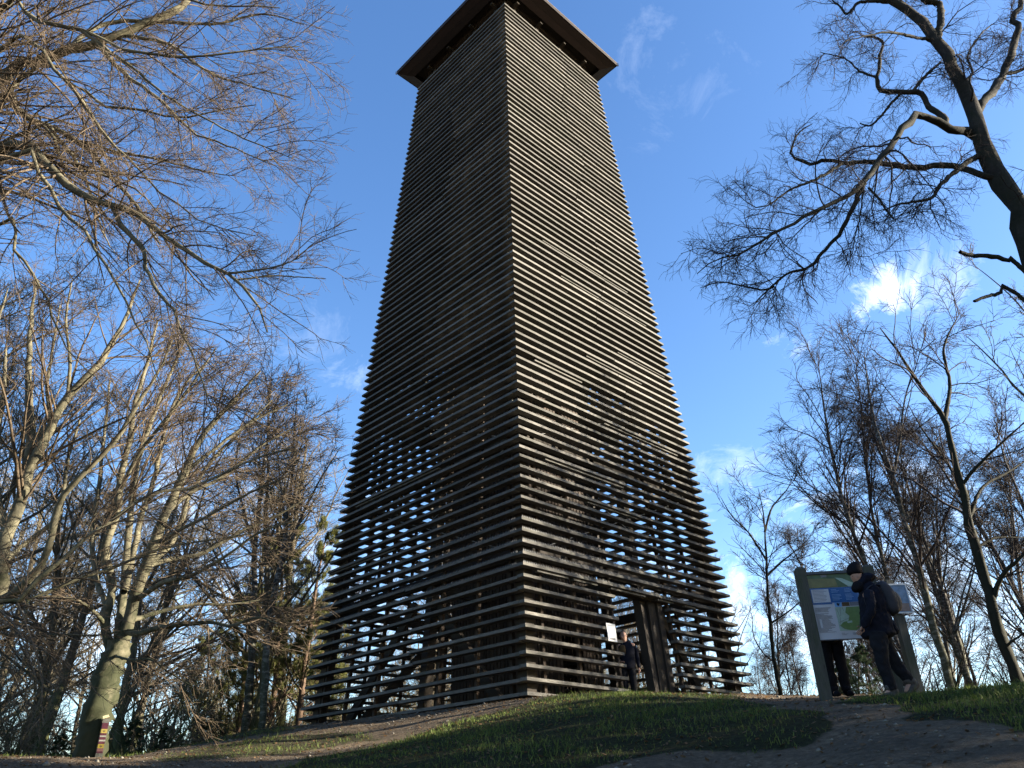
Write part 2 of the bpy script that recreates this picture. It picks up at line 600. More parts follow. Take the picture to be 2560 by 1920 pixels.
ns = 330
s_ = np.linspace(-1, 1, ns)
gx = 0.0 + 13.0 * s_ + 700 * np.abs(s_) ** 7 * np.sign(s_)
gy = 13.0 + 14.0 * s_ + 700 * np.abs(s_) ** 7 * np.sign(s_)
GX, GY = np.meshgrid(gx, gy, indexing='ij')
GZ = hgt(GX, GY)
idx = np.arange(ns * ns).reshape(ns, ns)
Fg = np.stack([idx[:-1, :-1], idx[1:, :-1], idx[1:, 1:], idx[:-1, 1:]], -1).reshape(-1, 4)
me = np_mesh('ground', np.stack([GX, GY, GZ], -1).reshape(-1, 3), Fg, smooth=True)
a_ = me.attributes.new('grass', 'FLOAT', 'POINT')
a_.data.foreach_set('value', grass_mask(GX.ravel(), GY.ravel()).astype(np.float32))
ground = link('ground', me, M['ground'])
ground['kind'] = 'structure'

# grass blades
def scatter_grass():
    n = 520000
    x = rs.uniform(-11, 13, n)
    y = rs.uniform(4.5, 19, n)
    m = grass_mask(x, y)
    cl = 0.5 + 0.5 * np.sin(x * 2.3 + 1.7 * np.sin(y * 1.4)) * np.sin(y * 2.1 + np.sin(x * 1.3))
    fine = 0.5 + 0.5 * np.sin(x * 9 + 3 * np.sin(y * 6)) * np.sin(y * 8 + 2 * np.sin(x * 5))
    pdens = m ** 1.5 * (0.25 + 0.75 * cl) * (0.35 + 0.65 * fine)
    bare = np.clip((y - 6.6 - 0.2 * np.abs(x)) / 3.5, 0.3, 1)       # turf thins to mud low on the slope
    right = (x > 4.2)
    bare = np.where(right, 1.0, bare)
    keep = rs.uniform(0, 1, n) < pdens * bare * (0.62 + 0.38 * right)
    x, y, cl, right = x[keep], y[keep], cl[keep], right[keep]
    n = len(x)
    z = hgt(x, y) - 0.01
    hh = rs.uniform(0.02, 0.068, n) * (0.6 + 0.9 * cl) * np.where(right, 1.35, 1.0)
    hh = hh * np.where((x > 4.0) & (x < 6.4) & (y > 10.75), 0.45, 1.0)
    tuft = rs.uniform(0, 1, n) < 0.05
    hh = hh * np.where(tuft, 1.9, 1.0)
    an = rs.uniform(0, 2 * np.pi, n)
    w = rs.uniform(0.003, 0.006, n)
    bx, by = np.cos(an) * w, np.sin(an) * w
    ln = rs.uniform(0.2, 1.0, n) * hh
    la = rs.uniform(0, 2 * np.pi, n)
    lx, ly = np.cos(la) * ln, np.sin(la) * ln
    base = np.stack([x, y, z], -1)
    V = np.empty((n, 5, 3))
    V[:, 0] = base + np.stack([bx, by, 0 * bx], -1)
    V[:, 1] = base - np.stack([bx, by, 0 * bx], -1)
    mid = base + np.stack([lx * .35, ly * .35, hh * .6], -1)
    V[:, 2] = mid - np.stack([bx, by, 0 * bx], -1) * .8
    V[:, 3] = mid + np.stack([bx, by, 0 * bx], -1) * .8
    V[:, 4] = base + np.stack([lx, ly, hh], -1)
    i0 = np.arange(n)[:, None] * 5
    tri = np.concatenate([i0 + np.array([0, 1, 2]), i0 + np.array([0, 2, 3]), i0 + np.array([3, 2, 4])], 0)
    o = link('grass', np_mesh('grass', V.reshape(-1, 3), tri), M['grass'])
    tag(o, 'short green turf growing on the slope below the tower', 'grass', kind='stuff')
    return n


print('grass blades', scatter_grass())


def scatter_litter():
    n = 26000
    x = rs.uniform(-14, 13, n)
    y = rs.uniform(5, 24, n)
    z = hgt(x, y) + 0.012
    s = rs.uniform(0.012, 0.04, n)
    a = rs.uniform(0, 2 * np.pi, n)
    tl = rs.uniform(-.5, .5, (n, 2))
    V = np.empty((n, 4, 3))
    for k, (p, q) in enumerate(((1, 0), (0, .55), (-1, 0), (0, -.55))):
        dx = (np.cos(a) * p - np.sin(a) * q) * s
        dy = (np.sin(a) * p + np.cos(a) * q) * s
        V[:, k] = np.stack([x + dx, y + dy, z + dx * tl[:, 0] + dy * tl[:, 1]], -1)
    Fq = np.arange(n)[:, None] * 4 + np.arange(4)
    o = link('leaf_litter', np_mesh('leaf_litter', V.reshape(-1, 3), Fq), M['litter'])
    tag(o, 'dry brown leaves and wood chips strewn over the path and turf', 'leaf litter', kind='stuff')


scatter_litter()


def scatter_pebbles():
    n = 5200
    x = rs.uniform(-13, 12, n)
    y = rs.uniform(5, 22, n)
    k = grass_mask(x, y) < .35
    x, y = x[k], y[k]
    n = len(x)
    s = rs.gamma(2.0, 0.006, n) + 0.004
    O = np.array([(1, 0, 0), (0, 1, 0), (-1, 0, 0), (0, -1, 0), (0, 0, .6), (0, 0, -.6)], float)
    V = np.stack([x, y, hgt(x, y) + s * .2], -1)[:, None, :] + O[None] * s[:, None, None] * rs.uniform(.6, 1.4, (n, 6, 1))
    T3 = np.array([(0, 1, 4), (1, 2, 4), (2, 3, 4), (3, 0, 4), (1, 0, 5), (2, 1, 5), (3, 2, 5), (0, 3, 5)])
    Fq = (np.arange(n)[:, None, None] * 6 + T3[None]).reshape(-1, 3)
    o = link('gravel', np_mesh('gravel', V.reshape(-1, 3), Fq, smooth=True), M['stone'])
    tag(o, 'small stones and gravel loose on the trodden path', 'gravel', kind='stuff')


M['stone'] = plain('loose_stone', (0.13, 0.12, 0.10), 0.9, 0.2, 0.4, 2)
scatter_pebbles()

# ------------------------------------------------------------------ tower
TX, TY = 0.185, 22.67
TH = rad(-90.53)
ZB = 2.0434 + CAMZ
PITCH_Z = 0.27
NL = 94


def t_half(h):
    return 4.466 - 0.0782 * h + 0.00037 * h * h


def lvl(n):
    h = PITCH_Z * (NL - n)
    return t_half(h), ZB + h


def corner(k, s, z):
    a = TH + k * math.pi / 2
    return np.array((TX + s * 1.41421356 * math.cos(a), TY + s * 1.41421356 * math.sin(a), z))


def face_pt(k, f, s, z):
    return corner(k, s, z) * (1 - f) + corner(k + 1, s, z) * f


def face_axes(k):
    t_ = corner(k + 1, 1, 0) - corner(k, 1, 0)
    t_ /= np.linalg.norm(t_)
    return t_, np.array((t_[1], -t_[0], 0.0))


tower = empty('observation_tower', (TX, TY, ZB - 0.2))
tag(tower, 'tall tapering square wooden lookout tower clad in horizontal slats under a hipped roof', 'lookout tower')
SD, SH = 0.20, 0.066
UZ = np.array((0, 0, 1.0))


def slat_box(mb, k, n, f0, f1, e0=0.0, e1=0.0, dz=0.0, tilt=0.0):
    """one board of face k, level n, from fraction f0 to f1 of the face; e0/e1 shorten the ends"""
    s, z = lvl(n)
    t_, nn = face_axes(k)
    a = face_pt(k, f0, s, z) + t_ * e0
    b = face_pt(k, f1, s, z) - t_ * e1
    off = -nn * SD / 2 - UZ * (SH / 2) + UZ * dz
    d = UZ * tilt
    return mb.bar(a + off - d, b + off + d, SD, SH, side=nn)


DOOR = (85, 94)
N_IND = 24          # levels below this one are single objects
slat_objs = {}
top_mb = MB()
for n in range(1, NL + 1):
    for k in (0, 3):
        jf = 0.56 + 0.06 * math.sin(n * 0.33) + random.uniform(-.015, .015) if k == 0 else 0.50 + 0.05 * math.sin(n * 0.29 + 1) + random.uniform(-.015, .015)
        e_in = 0.0 if k == 0 else 0.0
        segs = [(0.0, jf), (jf, 1.0)]
        if k == 0 and DOOR[0] <= n <= DOOR[1]:
            g = (n - 85) * 0.0012
            segs = [(0.0, 0.363 + g), (0.626 - g * 0.6, 1.0)]
        for q, (f0, f1) in enumerate(segs):
            e0 = 0.014 if q else 0.0
            e1 = 0.0
            if k == 3 and f1 == 1.0:
                e1 = 0.006 + SD             # butts against the board of the sunny face
            if k == 3 and f0 == 0.0:
                e0 = 0.0
            if k == 0 and f1 == 1.0:
                e1 = 0.0
            dz = random.uniform(-.009, .009)
            tl = random.uniform(-.012, .012)
            mb = top_mb if n < N_IND else MB()
            slat_box(mb, k, n, f0, f1, e0, e1, dz, tl)
            if n >= N_IND:
                o = mb.build('slat', M['slat'], tower)
                slat_objs[(k, n, q)] = o
top_mb.build('slat_course', M['slat'], tower, kind='stuff')
rear = MB()
for n in range(1, NL + 1):
    for k in (1, 2):
        slat_box(rear, k, n, 0, 1, 0.006 + SD, (0.006 + SD) if k == 2 else 0.0, random.uniform(-.007, .007), random.uniform(-.01, .01))
rear.build('rear_slat_course', M['slat'], tower, kind='stuff')
# a few doubled-up repair boards under the slats
for k, n, f0, f1 in ((0, 84, .06, .18), (0, 84, .2, .3), (0, 84, .36, .52), (0, 84, .58, .66), (0, 84, .72, .78), (0, 76, .3, .55), (0, 73, .12, .5), (0, 66, .45, .9),
                     (0, 58, .4, .75), (0, 62, .1, .35), (0, 55, .62, .95), (0, 48, .3, .9), (0, 44, .2, .8), (3, 71, .1, .6), (3, 78, .0, .4)):
    mb = MB()
    s, z = lvl(n)
    t_, nn = face_axes(k)
    off = -nn * 0.11 - UZ * (SH + 0.03)
    mb.bar(face_pt(k, f0, s, z) + off, face_pt(k, f1, s, z) + off, 0.09, 0.045, side=nn)
    mb.build('repair_board', M['slat'], tower)

# anti-climb spike combs on five slats
for n in range(80, 85):
    for k in (0, 3):
        s, z = lvl(n)
        t_, nn = face_axes(k)
        mb = MB()
        L = 2 * s
        m_ = int(L / 0.055)
        a = corner(k, s, z) - nn * 0.03
        mb.bar(a + t_ * 0.05 + UZ * 0.009, a + t_ * (L - 0.2) + UZ * 0.009, 0.03, 0.003, side=nn)
        for i in range(1, m_ - 3):
            p = a + t_ * (i * 0.055) + UZ * 0.016
            mb.bar(p, p + UZ * 0.035, 0.022, 0.007, side=t_, taper=0.25)
        mb.build('spike_strip', M['spike'], tower, kind='stuff')


# uprights behind the slats, corner posts, mid posts
def inner_line(k, f, inset, z):
    h = z - ZB
    return face_pt(k, f, t_half(h) - inset, z)


def poly_post(mb, fn, z0, z1, w, d, side, step=4.0):
    zs = np.linspace(z0, z1, max(2, int((z1 - z0) / step) + 1))
    for a, b in zip(zs[:-1], zs[1:]):
        mb.bar(fn(a), fn(b + 0.001), w, d, side=side)


ZTOP = lvl(1)[1]
for k in range(4):
    t_, nn = face_axes(k)
    for f in (0.06, 0.198, 0.362, 0.655, 0.815, 0.95):
        z0 = ZB - 0.35
        mb = MB()
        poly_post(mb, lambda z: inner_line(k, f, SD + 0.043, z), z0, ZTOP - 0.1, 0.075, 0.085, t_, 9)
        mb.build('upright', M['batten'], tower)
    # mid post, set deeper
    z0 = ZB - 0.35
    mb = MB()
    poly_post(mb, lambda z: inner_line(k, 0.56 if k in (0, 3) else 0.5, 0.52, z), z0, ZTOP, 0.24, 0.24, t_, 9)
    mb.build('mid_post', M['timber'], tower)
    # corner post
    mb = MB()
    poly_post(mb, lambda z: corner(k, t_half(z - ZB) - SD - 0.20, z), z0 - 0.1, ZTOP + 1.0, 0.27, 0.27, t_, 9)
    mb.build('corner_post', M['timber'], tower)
    # ring beams, floor by floor
    for q in range(1, 8):
        z = ZB + 3.05 * q + 0.05
        s = t_half(z - ZB) - 0.42
        mb = MB()
        mb.bar(corner(k, s, z) + t_ * 0.12, corner(k + 1, s, z) - t_ * 0.12, 0.12, 0.26, side=nn)
        mb.build('ring_beam', M['timber'], tower)
        mb = MB()
        a = face_pt(k, 0.5, s - 0.1, z - 0.02)
        mb.bar(a, face_pt(k, 0.5, 1.4, z - 0.02), 0.1, 0.24, side=t_)
        mb.build('tie_beam', M['timber'], tower)
        if q > 1:
            zb_ = z - 3.05
            mb = MB()
            mb.cyl(inner_line(k, 0.08, 0.36, zb_ + .2), inner_line(k, 0.92, 0.36, z - .2), 0.011, 6)
            mb.build('brace_rod', M['steel'], tower)
            mb = MB()
            mb.cyl(inner_line(k, 0.92, 0.40, zb_ + .2), inner_line(k, 0.08, 0.40, z - .2), 0.011, 6)
            mb.build('brace_rod', M['steel'], tower)
    # timber struts of the bottom storey
    for f0, f1 in ((0.5, 0.1), (0.5, 0.9)):
        if k == 0 and f1 < 0.5:
            continue
        mb = MB()
        a = inner_line(k, f0 + (0.12 if k == 0 else 0) + (0.05 if f1 > .5 else -0.05), 0.62, ZB + 2.7)
        b_ = inner_line(k, f1, 0.62, ZB - 0.1)
        mb.bar(a, b_, 0.12, 0.24, side=nn)
        mb.build('strut', M['timber'], tower)

# door frame: twin broad boards beside the opening and a header
t0_, n0_ = face_axes(0)
for f, ins, w in ((0.586, 0.34, 0.34), (0.622, 0.30, 0.24)):
    mb = MB()
    mb.bar(inner_line(0, f, ins + 0.1, ZB - 0.4), inner_line(0, f, ins, ZB + 2.62), w * 0.92, 0.09, side=t0_)
    mb.build('door_board', M['timber'], tower)
mb = MB()
mb.bar(inner_line(0, 0.36, 0.30, ZB + 2.66), inner_line(0, 0.66, 0.30, ZB + 2.66), 0.2, 0.16, side=n0_)
mb.build('door_lintel', M['timber'], tower)

# stair shaft: battens around, treads winding inside
CH = 1.5


def core_pt(k, f, s, z):
    return face_pt(k, f, s, z)


for k in range(4):
    t_, nn = face_axes(k)
    for i in range(22):
        f = (i + 0.5) / 22
        mb = MB()
        z0 = ZB - 0.1
        if k == 0 and 10 <= i <= 15:
            z0 = ZB + 2.2
        p = core_pt(k, f, CH, 0)
        mb.bar(p + UZ * z0, p + UZ * (ZB + 22.3 + 0.02 * (i % 3)), 0.108, 0.035, side=t_)
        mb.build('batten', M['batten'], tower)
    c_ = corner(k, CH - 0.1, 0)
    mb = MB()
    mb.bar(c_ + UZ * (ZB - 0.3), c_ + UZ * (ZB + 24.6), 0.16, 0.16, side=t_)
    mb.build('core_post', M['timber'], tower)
zt = ZB + 0.1
step_i = 0
while zt < ZB + 22.3:
    k = (step_i // 8) % 4
    i = step_i % 8
    t_, nn = face_axes(k)
    mb = MB()
    if i < 7:
        f = 0.27 + (i + 0.5) / 7 * 0.46
        a = face_pt(k, f, CH - 0.06, zt)
        mb.bar(a, a - nn * 0.74, 0.23, 0.045, side=t_)
        mb.build('tread', M['timber'], tower)
    else:
        a = corner(k + 1, CH - 0.45, zt)
        mb.box(a, t_, nn, UZ, 0.36, 0.36, 0.025)
        mb.build('landing', M['timber'], tower)
    zt += 0.19
    step_i += 1
# walkway planks at two upper floors, between shaft and cladding
for q, ks in ((3, (1, 2)), (5, (1, 2, 3))):
    z = ZB + 3.05 * q + 0.23
    s = t_half(z - ZB) - 0.36
    for k in ks:
        t_, nn = face_axes(k)
        for i in range(8):
            so_ = s - 0.1 - i * 0.2
            mb = MB()
            mb.bar(corner(k, so_, z) + t_ * 0.02, corner(k + 1, so_, z) - t_ * 0.22, 0.19, 0.04, side=nn)
            mb.build('floor_plank', M['timber'], tower)
# platform deck and joists
sD = t_half(24.6) - 0.2
for i in range(18):
    t_, nn = face_axes(0)
    c_ = np.array((TX, TY, ZB + 24.2)) + nn * (-sD + (i + 0.5) * 2 * sD / 18)
    mb = MB()
    mb.box(c_, t_, nn, UZ, sD, sD / 18 - 0.006, 0.03)
    mb.build('deck_plank', M['timber'], tower)

# roof: hipped, boxed eaves of reddish boards, dark brackets
RS, RZ = 3.40, 28.25 + CAMZ
roof = empty('roof', (TX, TY, RZ))
roof.parent = tower
roof.location = Vector((TX, TY, RZ)) - Vector(tower.location)


def build_under(mb, name, mat, parent, kind=None):
    V = np.array(mb.V)
    c = V.mean(axis=0)
    me = np_mesh(name, V - c, mb.F, mb.U)
    me.materials.append(mat)
    o = bpy.data.objects.new(name, me)
    col.objects.link(o)
    o.parent = parent
    w = Vector(parent.location)
    if parent.parent:
        w = w + Vector(parent.parent.location)
    o.location = Vector(c) - w
    if kind:
        o['kind'] = kind
    return o


apex = np.array((TX, TY, RZ + 2.9))
for k in range(4):
    t_, nn = face_axes(k)
    # sloping roof field as shingle courses
    for q in range(10):
        f0, f1 = q / 10, (q + 1) / 10
        a0 = corner(k, RS, RZ + 0.06) * (1 - f0) + apex * f0
        b0 = corner(k + 1, RS, RZ + 0.06) * (1 - f0) + apex * f0
        a1 = corner(k, RS, RZ + 0.02) * (1 - f1) + apex * f1
        b1 = corner(k + 1, RS, RZ + 0.02) * (1 - f1) + apex * f1
        a1 = a1 + (apex - a1) * 0.02
        b1 = b1 + (apex - b1) * 0.02
        V = [a0, b0, b1, a1, a0 - UZ * .05, b0 - UZ * .05, b1 - UZ * .05, a1 - UZ * .05]
        mb = MB()
        mb.V = V
        mb.F = [[0, 1, 2, 3], [7, 6, 5, 4], [0, 4, 5, 1], [2, 6, 7, 3], [0, 3, 7, 4], [1, 5, 6, 2]]
        mb.U = [(0, 0), (2, 0), (2, .4), (0, .4)] * 6
        build_under(mb, 'shingle_course', M['tile'], roof)
    # fascia
    mb = MB()
    mb.bar(corner(k, RS - 0.02, RZ - 0.05) + t_ * .002, corner(k + 1, RS - 0.02, RZ - 0.05) - t_ * .03, 0.03, 0.16, side=nn)
    build_under(mb, 'fascia', M['soffit'], roof)
    # soffit: two boards, sloping in and down a little
    for q, (s0, s1, dz0, dz1) in enumerate(((RS - 0.05, RS - 0.31, -0.14, -0.24), (RS - 0.315, RS - 0.56, -0.243, -0.34))):
        V = [corner(k, s0, RZ + dz0), corner(k + 1, s0, RZ + dz0), corner(k + 1, s1, RZ + dz1), corner(k, s1, RZ + dz1)]
        V = V + [p + UZ * 0.03 for p in V]
        mb = MB()
        mb.V = V
        mb.F = [[0, 3, 2, 1], [4, 5, 6, 7], [0, 1, 5, 4], [2, 3, 7, 6], [1, 2, 6, 5], [3, 0, 4, 7]]
        L = 2 * s0
        mb.U = [(0, 0), (0, .3), (L, .3), (L, 0), (0, 0), (L, 0), (L, .3), (0, .3)] + [(0, 0), (L, 0), (L, .03), (0, .03)] * 4
        build_under(mb, 'soffit_board', M['soffit'], roof)
    # inner wall plate + brackets
    sP = t_half(25.1) - 0.3
    mb = MB()
    mb.bar(corner(k, sP, RZ - 0.25) + t_ * .1, corner(k + 1, sP, RZ - 0.25) - t_ * .1, 0.14, 0.24, side=nn)
    build_under(mb, 'wall_plate', M['timber'], roof)
    for f in (0.1, 0.36, 0.64, 0.9):
        mb = MB()
        a = face_pt(k, f, sP + 0.06, RZ - 0.42)
        mb.bar(a, a + nn * 0.26 + UZ * 0.03, 0.12, 0.14, side=t_)
        build_under(mb, 'rafter_end', M['timber'], roof)
        mb = MB()
        a = face_pt(k, f, sP - 0.02, RZ - 0.38)
        mb.bar(a - UZ * 0.9, a, 0.14, 0.14, side=t_)
        build_under(mb, 'roof_post', M['timber'], roof)
    # parapet boards above the deck, behind the upper slats
    mb = MB()
    mb.bar(corner(k, t_half(24.9) - 0.24, ZB + 24.7) + t_ * .1, corner(k + 1, t_half(24.9) - 0.24, ZB + 24.7) - t_ * .1, 0.04, 0.8, side=nn)
    mb.build('parapet', M['timber'], tower)
mb = MB()
mb.box((TX, TY, RZ - 0.1), face_axes(0)[0], face_axes(0)[1], UZ, RS - 0.58, RS - 0.58, 0.02)
build_under(mb, 'ceiling', M['timber'], roof)
# gutters' corner irons
for k in (1, 3, 0):
    mb = MB()
    p = corner(k, RS + 0.01, RZ - 0.06)
    mb.box(p, (1, 0, 0), (0, 1, 0), UZ, 0.03, 0.03, 0.07)
    build_under(mb, 'corner_cap', M['steel'], roof)

# ------------------------------------------------------------------ bare trees
def unit(a):
    return a / np.maximum(np.linalg.norm(a, axis=-1, keepdims=True), 1e-9)


class Tree:
    def __init__(self, seed):
        self.r = np.random.RandomState(seed)
        self.geo = {}
        self.pts = []

    def grow(self, P0, D0, L, R0, R1, n, wig, trop):
        N_ = len(P0)
        P = np.empty((N_, n + 1, 3))
        P[:, 0] = P0
        d = unit(D0)
        trop = np.asarray(trop, float)
        for i in range(n):
            d = unit(d + self.r.normal(size=(N_, 3)) * wig + trop)
            P[:, i + 1] = P[:, i] + d * (L / n)[:, None]
        t_ = np.linspace(0, 1, n + 1)[None, :]
        R = R0[:, None] * (1 - t_) ** 0.8 + R1[:, None] * t_
        return P, R, L

    def kids(self, PRL, cnt, t0, t1, ang, asd, lenf, radf, flat=1.0, tpow=1.0, up=0.0, lmin=0.0, droplen=0.55):
        P, R, L = PRL
        N_, n = P.shape[0], P.shape[1] - 1
        c = self.r.poisson(cnt, N_) if np.isscalar(cnt) else self.r.poisson(cnt)
        idx = np.repeat(np.arange(N_), c)
        m = len(idx)
        t_ = t0 + (t1 - t0) * self.r.uniform(0, 1, m) ** tpow
        x = np.clip(t_ * n, 0, n - 1e-4)
        i = x.astype(int)
        f = (x - i)[:, None]
        p = P[idx, i] * (1 - f) + P[idx, i + 1] * f
        d = unit(P[idx, i + 1] - P[idx, i])
        rr = R[idx, i] * (1 - f[:, 0]) + R[idx, i + 1] * f[:, 0]
        q = self.r.normal(size=(m, 3))
        q[:, 2] = q[:, 2] * flat + up
        q = unit(q - d * (q * d).sum(-1, keepdims=True))
        a = np.radians(self.r.normal(ang, asd, m))[:, None]
        cd = d * np.cos(a) + q * np.sin(a)
        Ln = np.maximum(L[idx] * lenf * (1 - droplen * (t_ - t0) / (t1 - t0 + 1e-6)) * self.r.uniform(0.55, 1.3, m), lmin)
        R0 = np.minimum(np.minimum(rr * radf, rr * 0.95), Ln * 0.013)
        return p, cd, Ln, R0

    def tubes(self, key, PR, sides, cap=None):
        P, R = PR[0], PR[1]
        N_, n1 = P.shape[:2]
        T = np.empty_like(P)
        T[:, 1:-1] = P[:, 2:] - P[:, :-2]
        T[:, 0] = P[:, 1] - P[:, 0]
        T[:, -1] = P[:, -1] - P[:, -2]
        T = unit(T)
        ref = unit(np.cross(T[:, n1 // 2], unit(self.r.normal(size=(N_, 3)))))[:, None, :]
        A = unit(ref - T * (ref * T).sum(-1, keepdims=True))
        B = np.cross(T, A)
        an = np.arange(sides) * 2 * np.pi / sides
        V = P[:, :, None, :] + R[:, :, None, None] * (A[:, :, None, :] * np.cos(an)[None, None, :, None] + B[:, :, None, :] * np.sin(an)[None, None, :, None])
        if sides >= 8:
            V = P[:, :, None, :] + (V - P[:, :, None, :]) * (1 + self.r.normal(size=(N_, n1, sides, 1)) * 0.11)
        idx = np.arange(N_ * n1 * sides).reshape(N_, n1, sides)
        nx = np.roll(idx, -1, axis=2)
        Q = np.stack([idx[:, :-1], nx[:, :-1], nx[:, 1:], idx[:, 1:]], -1).reshape(-1, 4)
        self.geo.setdefault(key, []).append((V.reshape(-1, 3), Q))

    def mesh(self, key, name, mat, origin=(0, 0, 0), smooth=True):
        V, Q, k = [], [], 0
        for v_, q_ in self.geo[key]:
            V.append(v_)
            Q.append(q_ + k)
            k += len(v_)
        me = np_mesh(name, np.concatenate(V) - np.asarray(origin), np.concatenate(Q), smooth=smooth)
        me.materials.append(mat)
        return me


def catmull(pts, n):
    pts = np.asarray(pts, float)
    if len(pts) == 2:
        pts = np.stack([pts[0], (pts[0] + pts[1]) / 2, pts[1]])
    d = np.r_[0, np.cumsum(np.linalg.norm(np.diff(pts[:, :3], axis=0), axis=1))]
    s = np.linspace(0, d[-1], n + 1)
    e = np.vstack([2 * pts[0] - pts[1], pts, 2 * pts[-1] - pts[-2]])
    out = []
    for x in s:
        i = min(np.searchsorted(d, x, side='right') - 1, len(d) - 2)
        t_ = (x - d[i]) / max(d[i + 1] - d[i], 1e-9)
        p0, p1, p2, p3 = e[i], e[i + 1], e[i + 2], e[i + 3]
        out.append(0.5 * ((2 * p1) + (-p0 + p2) * t_ + (2 * p0 - 5 * p1 + 4 * p2 - p3) * t_ ** 2 + (-p0 + 3 * p1 - 3 * p2 + p3) * t_ ** 3))
    return np.array(out), d[-1]


def traced(tree, limbs, n=28, jit=0.012, wk=1.0):
    """limbs: (list of (px, py, depth), width in photo px at start, at end); or world points (x, y, z) tagged 'w'"""
    P, R, L = [], [], []
    for pts, w0, w1 in limbs:
        W3 = [np.asarray(p[1:]) if p[0] == 'w' else at(*p) for p in pts]
        c, ln_ = catmull(W3, n)
        dd = np.array([depth_of(q) for q in c])
        t_ = np.linspace(0, 1, n + 1)
        wpx = (w0 * (1 - t_) ** 0.85 + w1 * t_) * wk
        r_ = wpx / 2 / F * dd
        c[1:-1] += tree.r.normal(size=(n - 1, 3)) * jit * ln_ / n * 2
        P.append(c)
        R.append(r_)
        L.append(ln_)
    return np.array(P), np.array(R), np.array(L)


def place_tree(name, parts, loc, label, group=None, cat='tree'):
    o = empty(name, loc)
    tag(o, label, cat, group)
    for pn, me in parts:
        c = bpy.data.objects.new(pn, me)
        col.objects.link(c)
        c.parent = o
        if pn in ('crown', 'foliage', 'ivy'):
            pass
    return o


def fine(T, src, spec, key='crown'):
    """spec: list of levels (count, t0, t1, ang, lenf, radf, nseg, wig, tropz, sides, rmin, flat)"""
    cur = src
    for (cnt, t0, t1, ang, lenf, radf, nseg, wig, trop, sides, rmin, flat, lmin) in spec:
        p, d, Ln, R0 = T.kids(cur, cnt, t0, t1, ang, 12, lenf, radf, flat=flat, lmin=lmin)
        R0 = np.maximum(R0, rmin)
        R1 = np.maximum(R0 * 0.3, rmin * 0.6)
        cur = T.grow(p, d, Ln, R0, R1, nseg, wig, trop)
        T.tubes(key, cur, sides)
    return cur


def per_len(PRL, k):
    return PRL[2] * k


# ---- the beech overhanging from the left (its trunk stands just outside the view)
T = Tree(11)
bx_, by_ = -11.2, 9.6
trunkP = [('w', bx_, by_, H(bx_, by_) - 0.3), ('w', bx_ + .1, by_, 5.0), ('w', bx_ - .1, by_ + .1, 8.5), ('w', bx_ + .15, by_ + .1, 12.0), ('w', bx_ + .3, by_ + .3, 18.0)]
tr = traced(T, [(trunkP, 120, 50)])
T.tubes('trunk', tr, 14)


def tk(z):
    return ('w', bx_ + 0.05, by_ + 0.05, z)


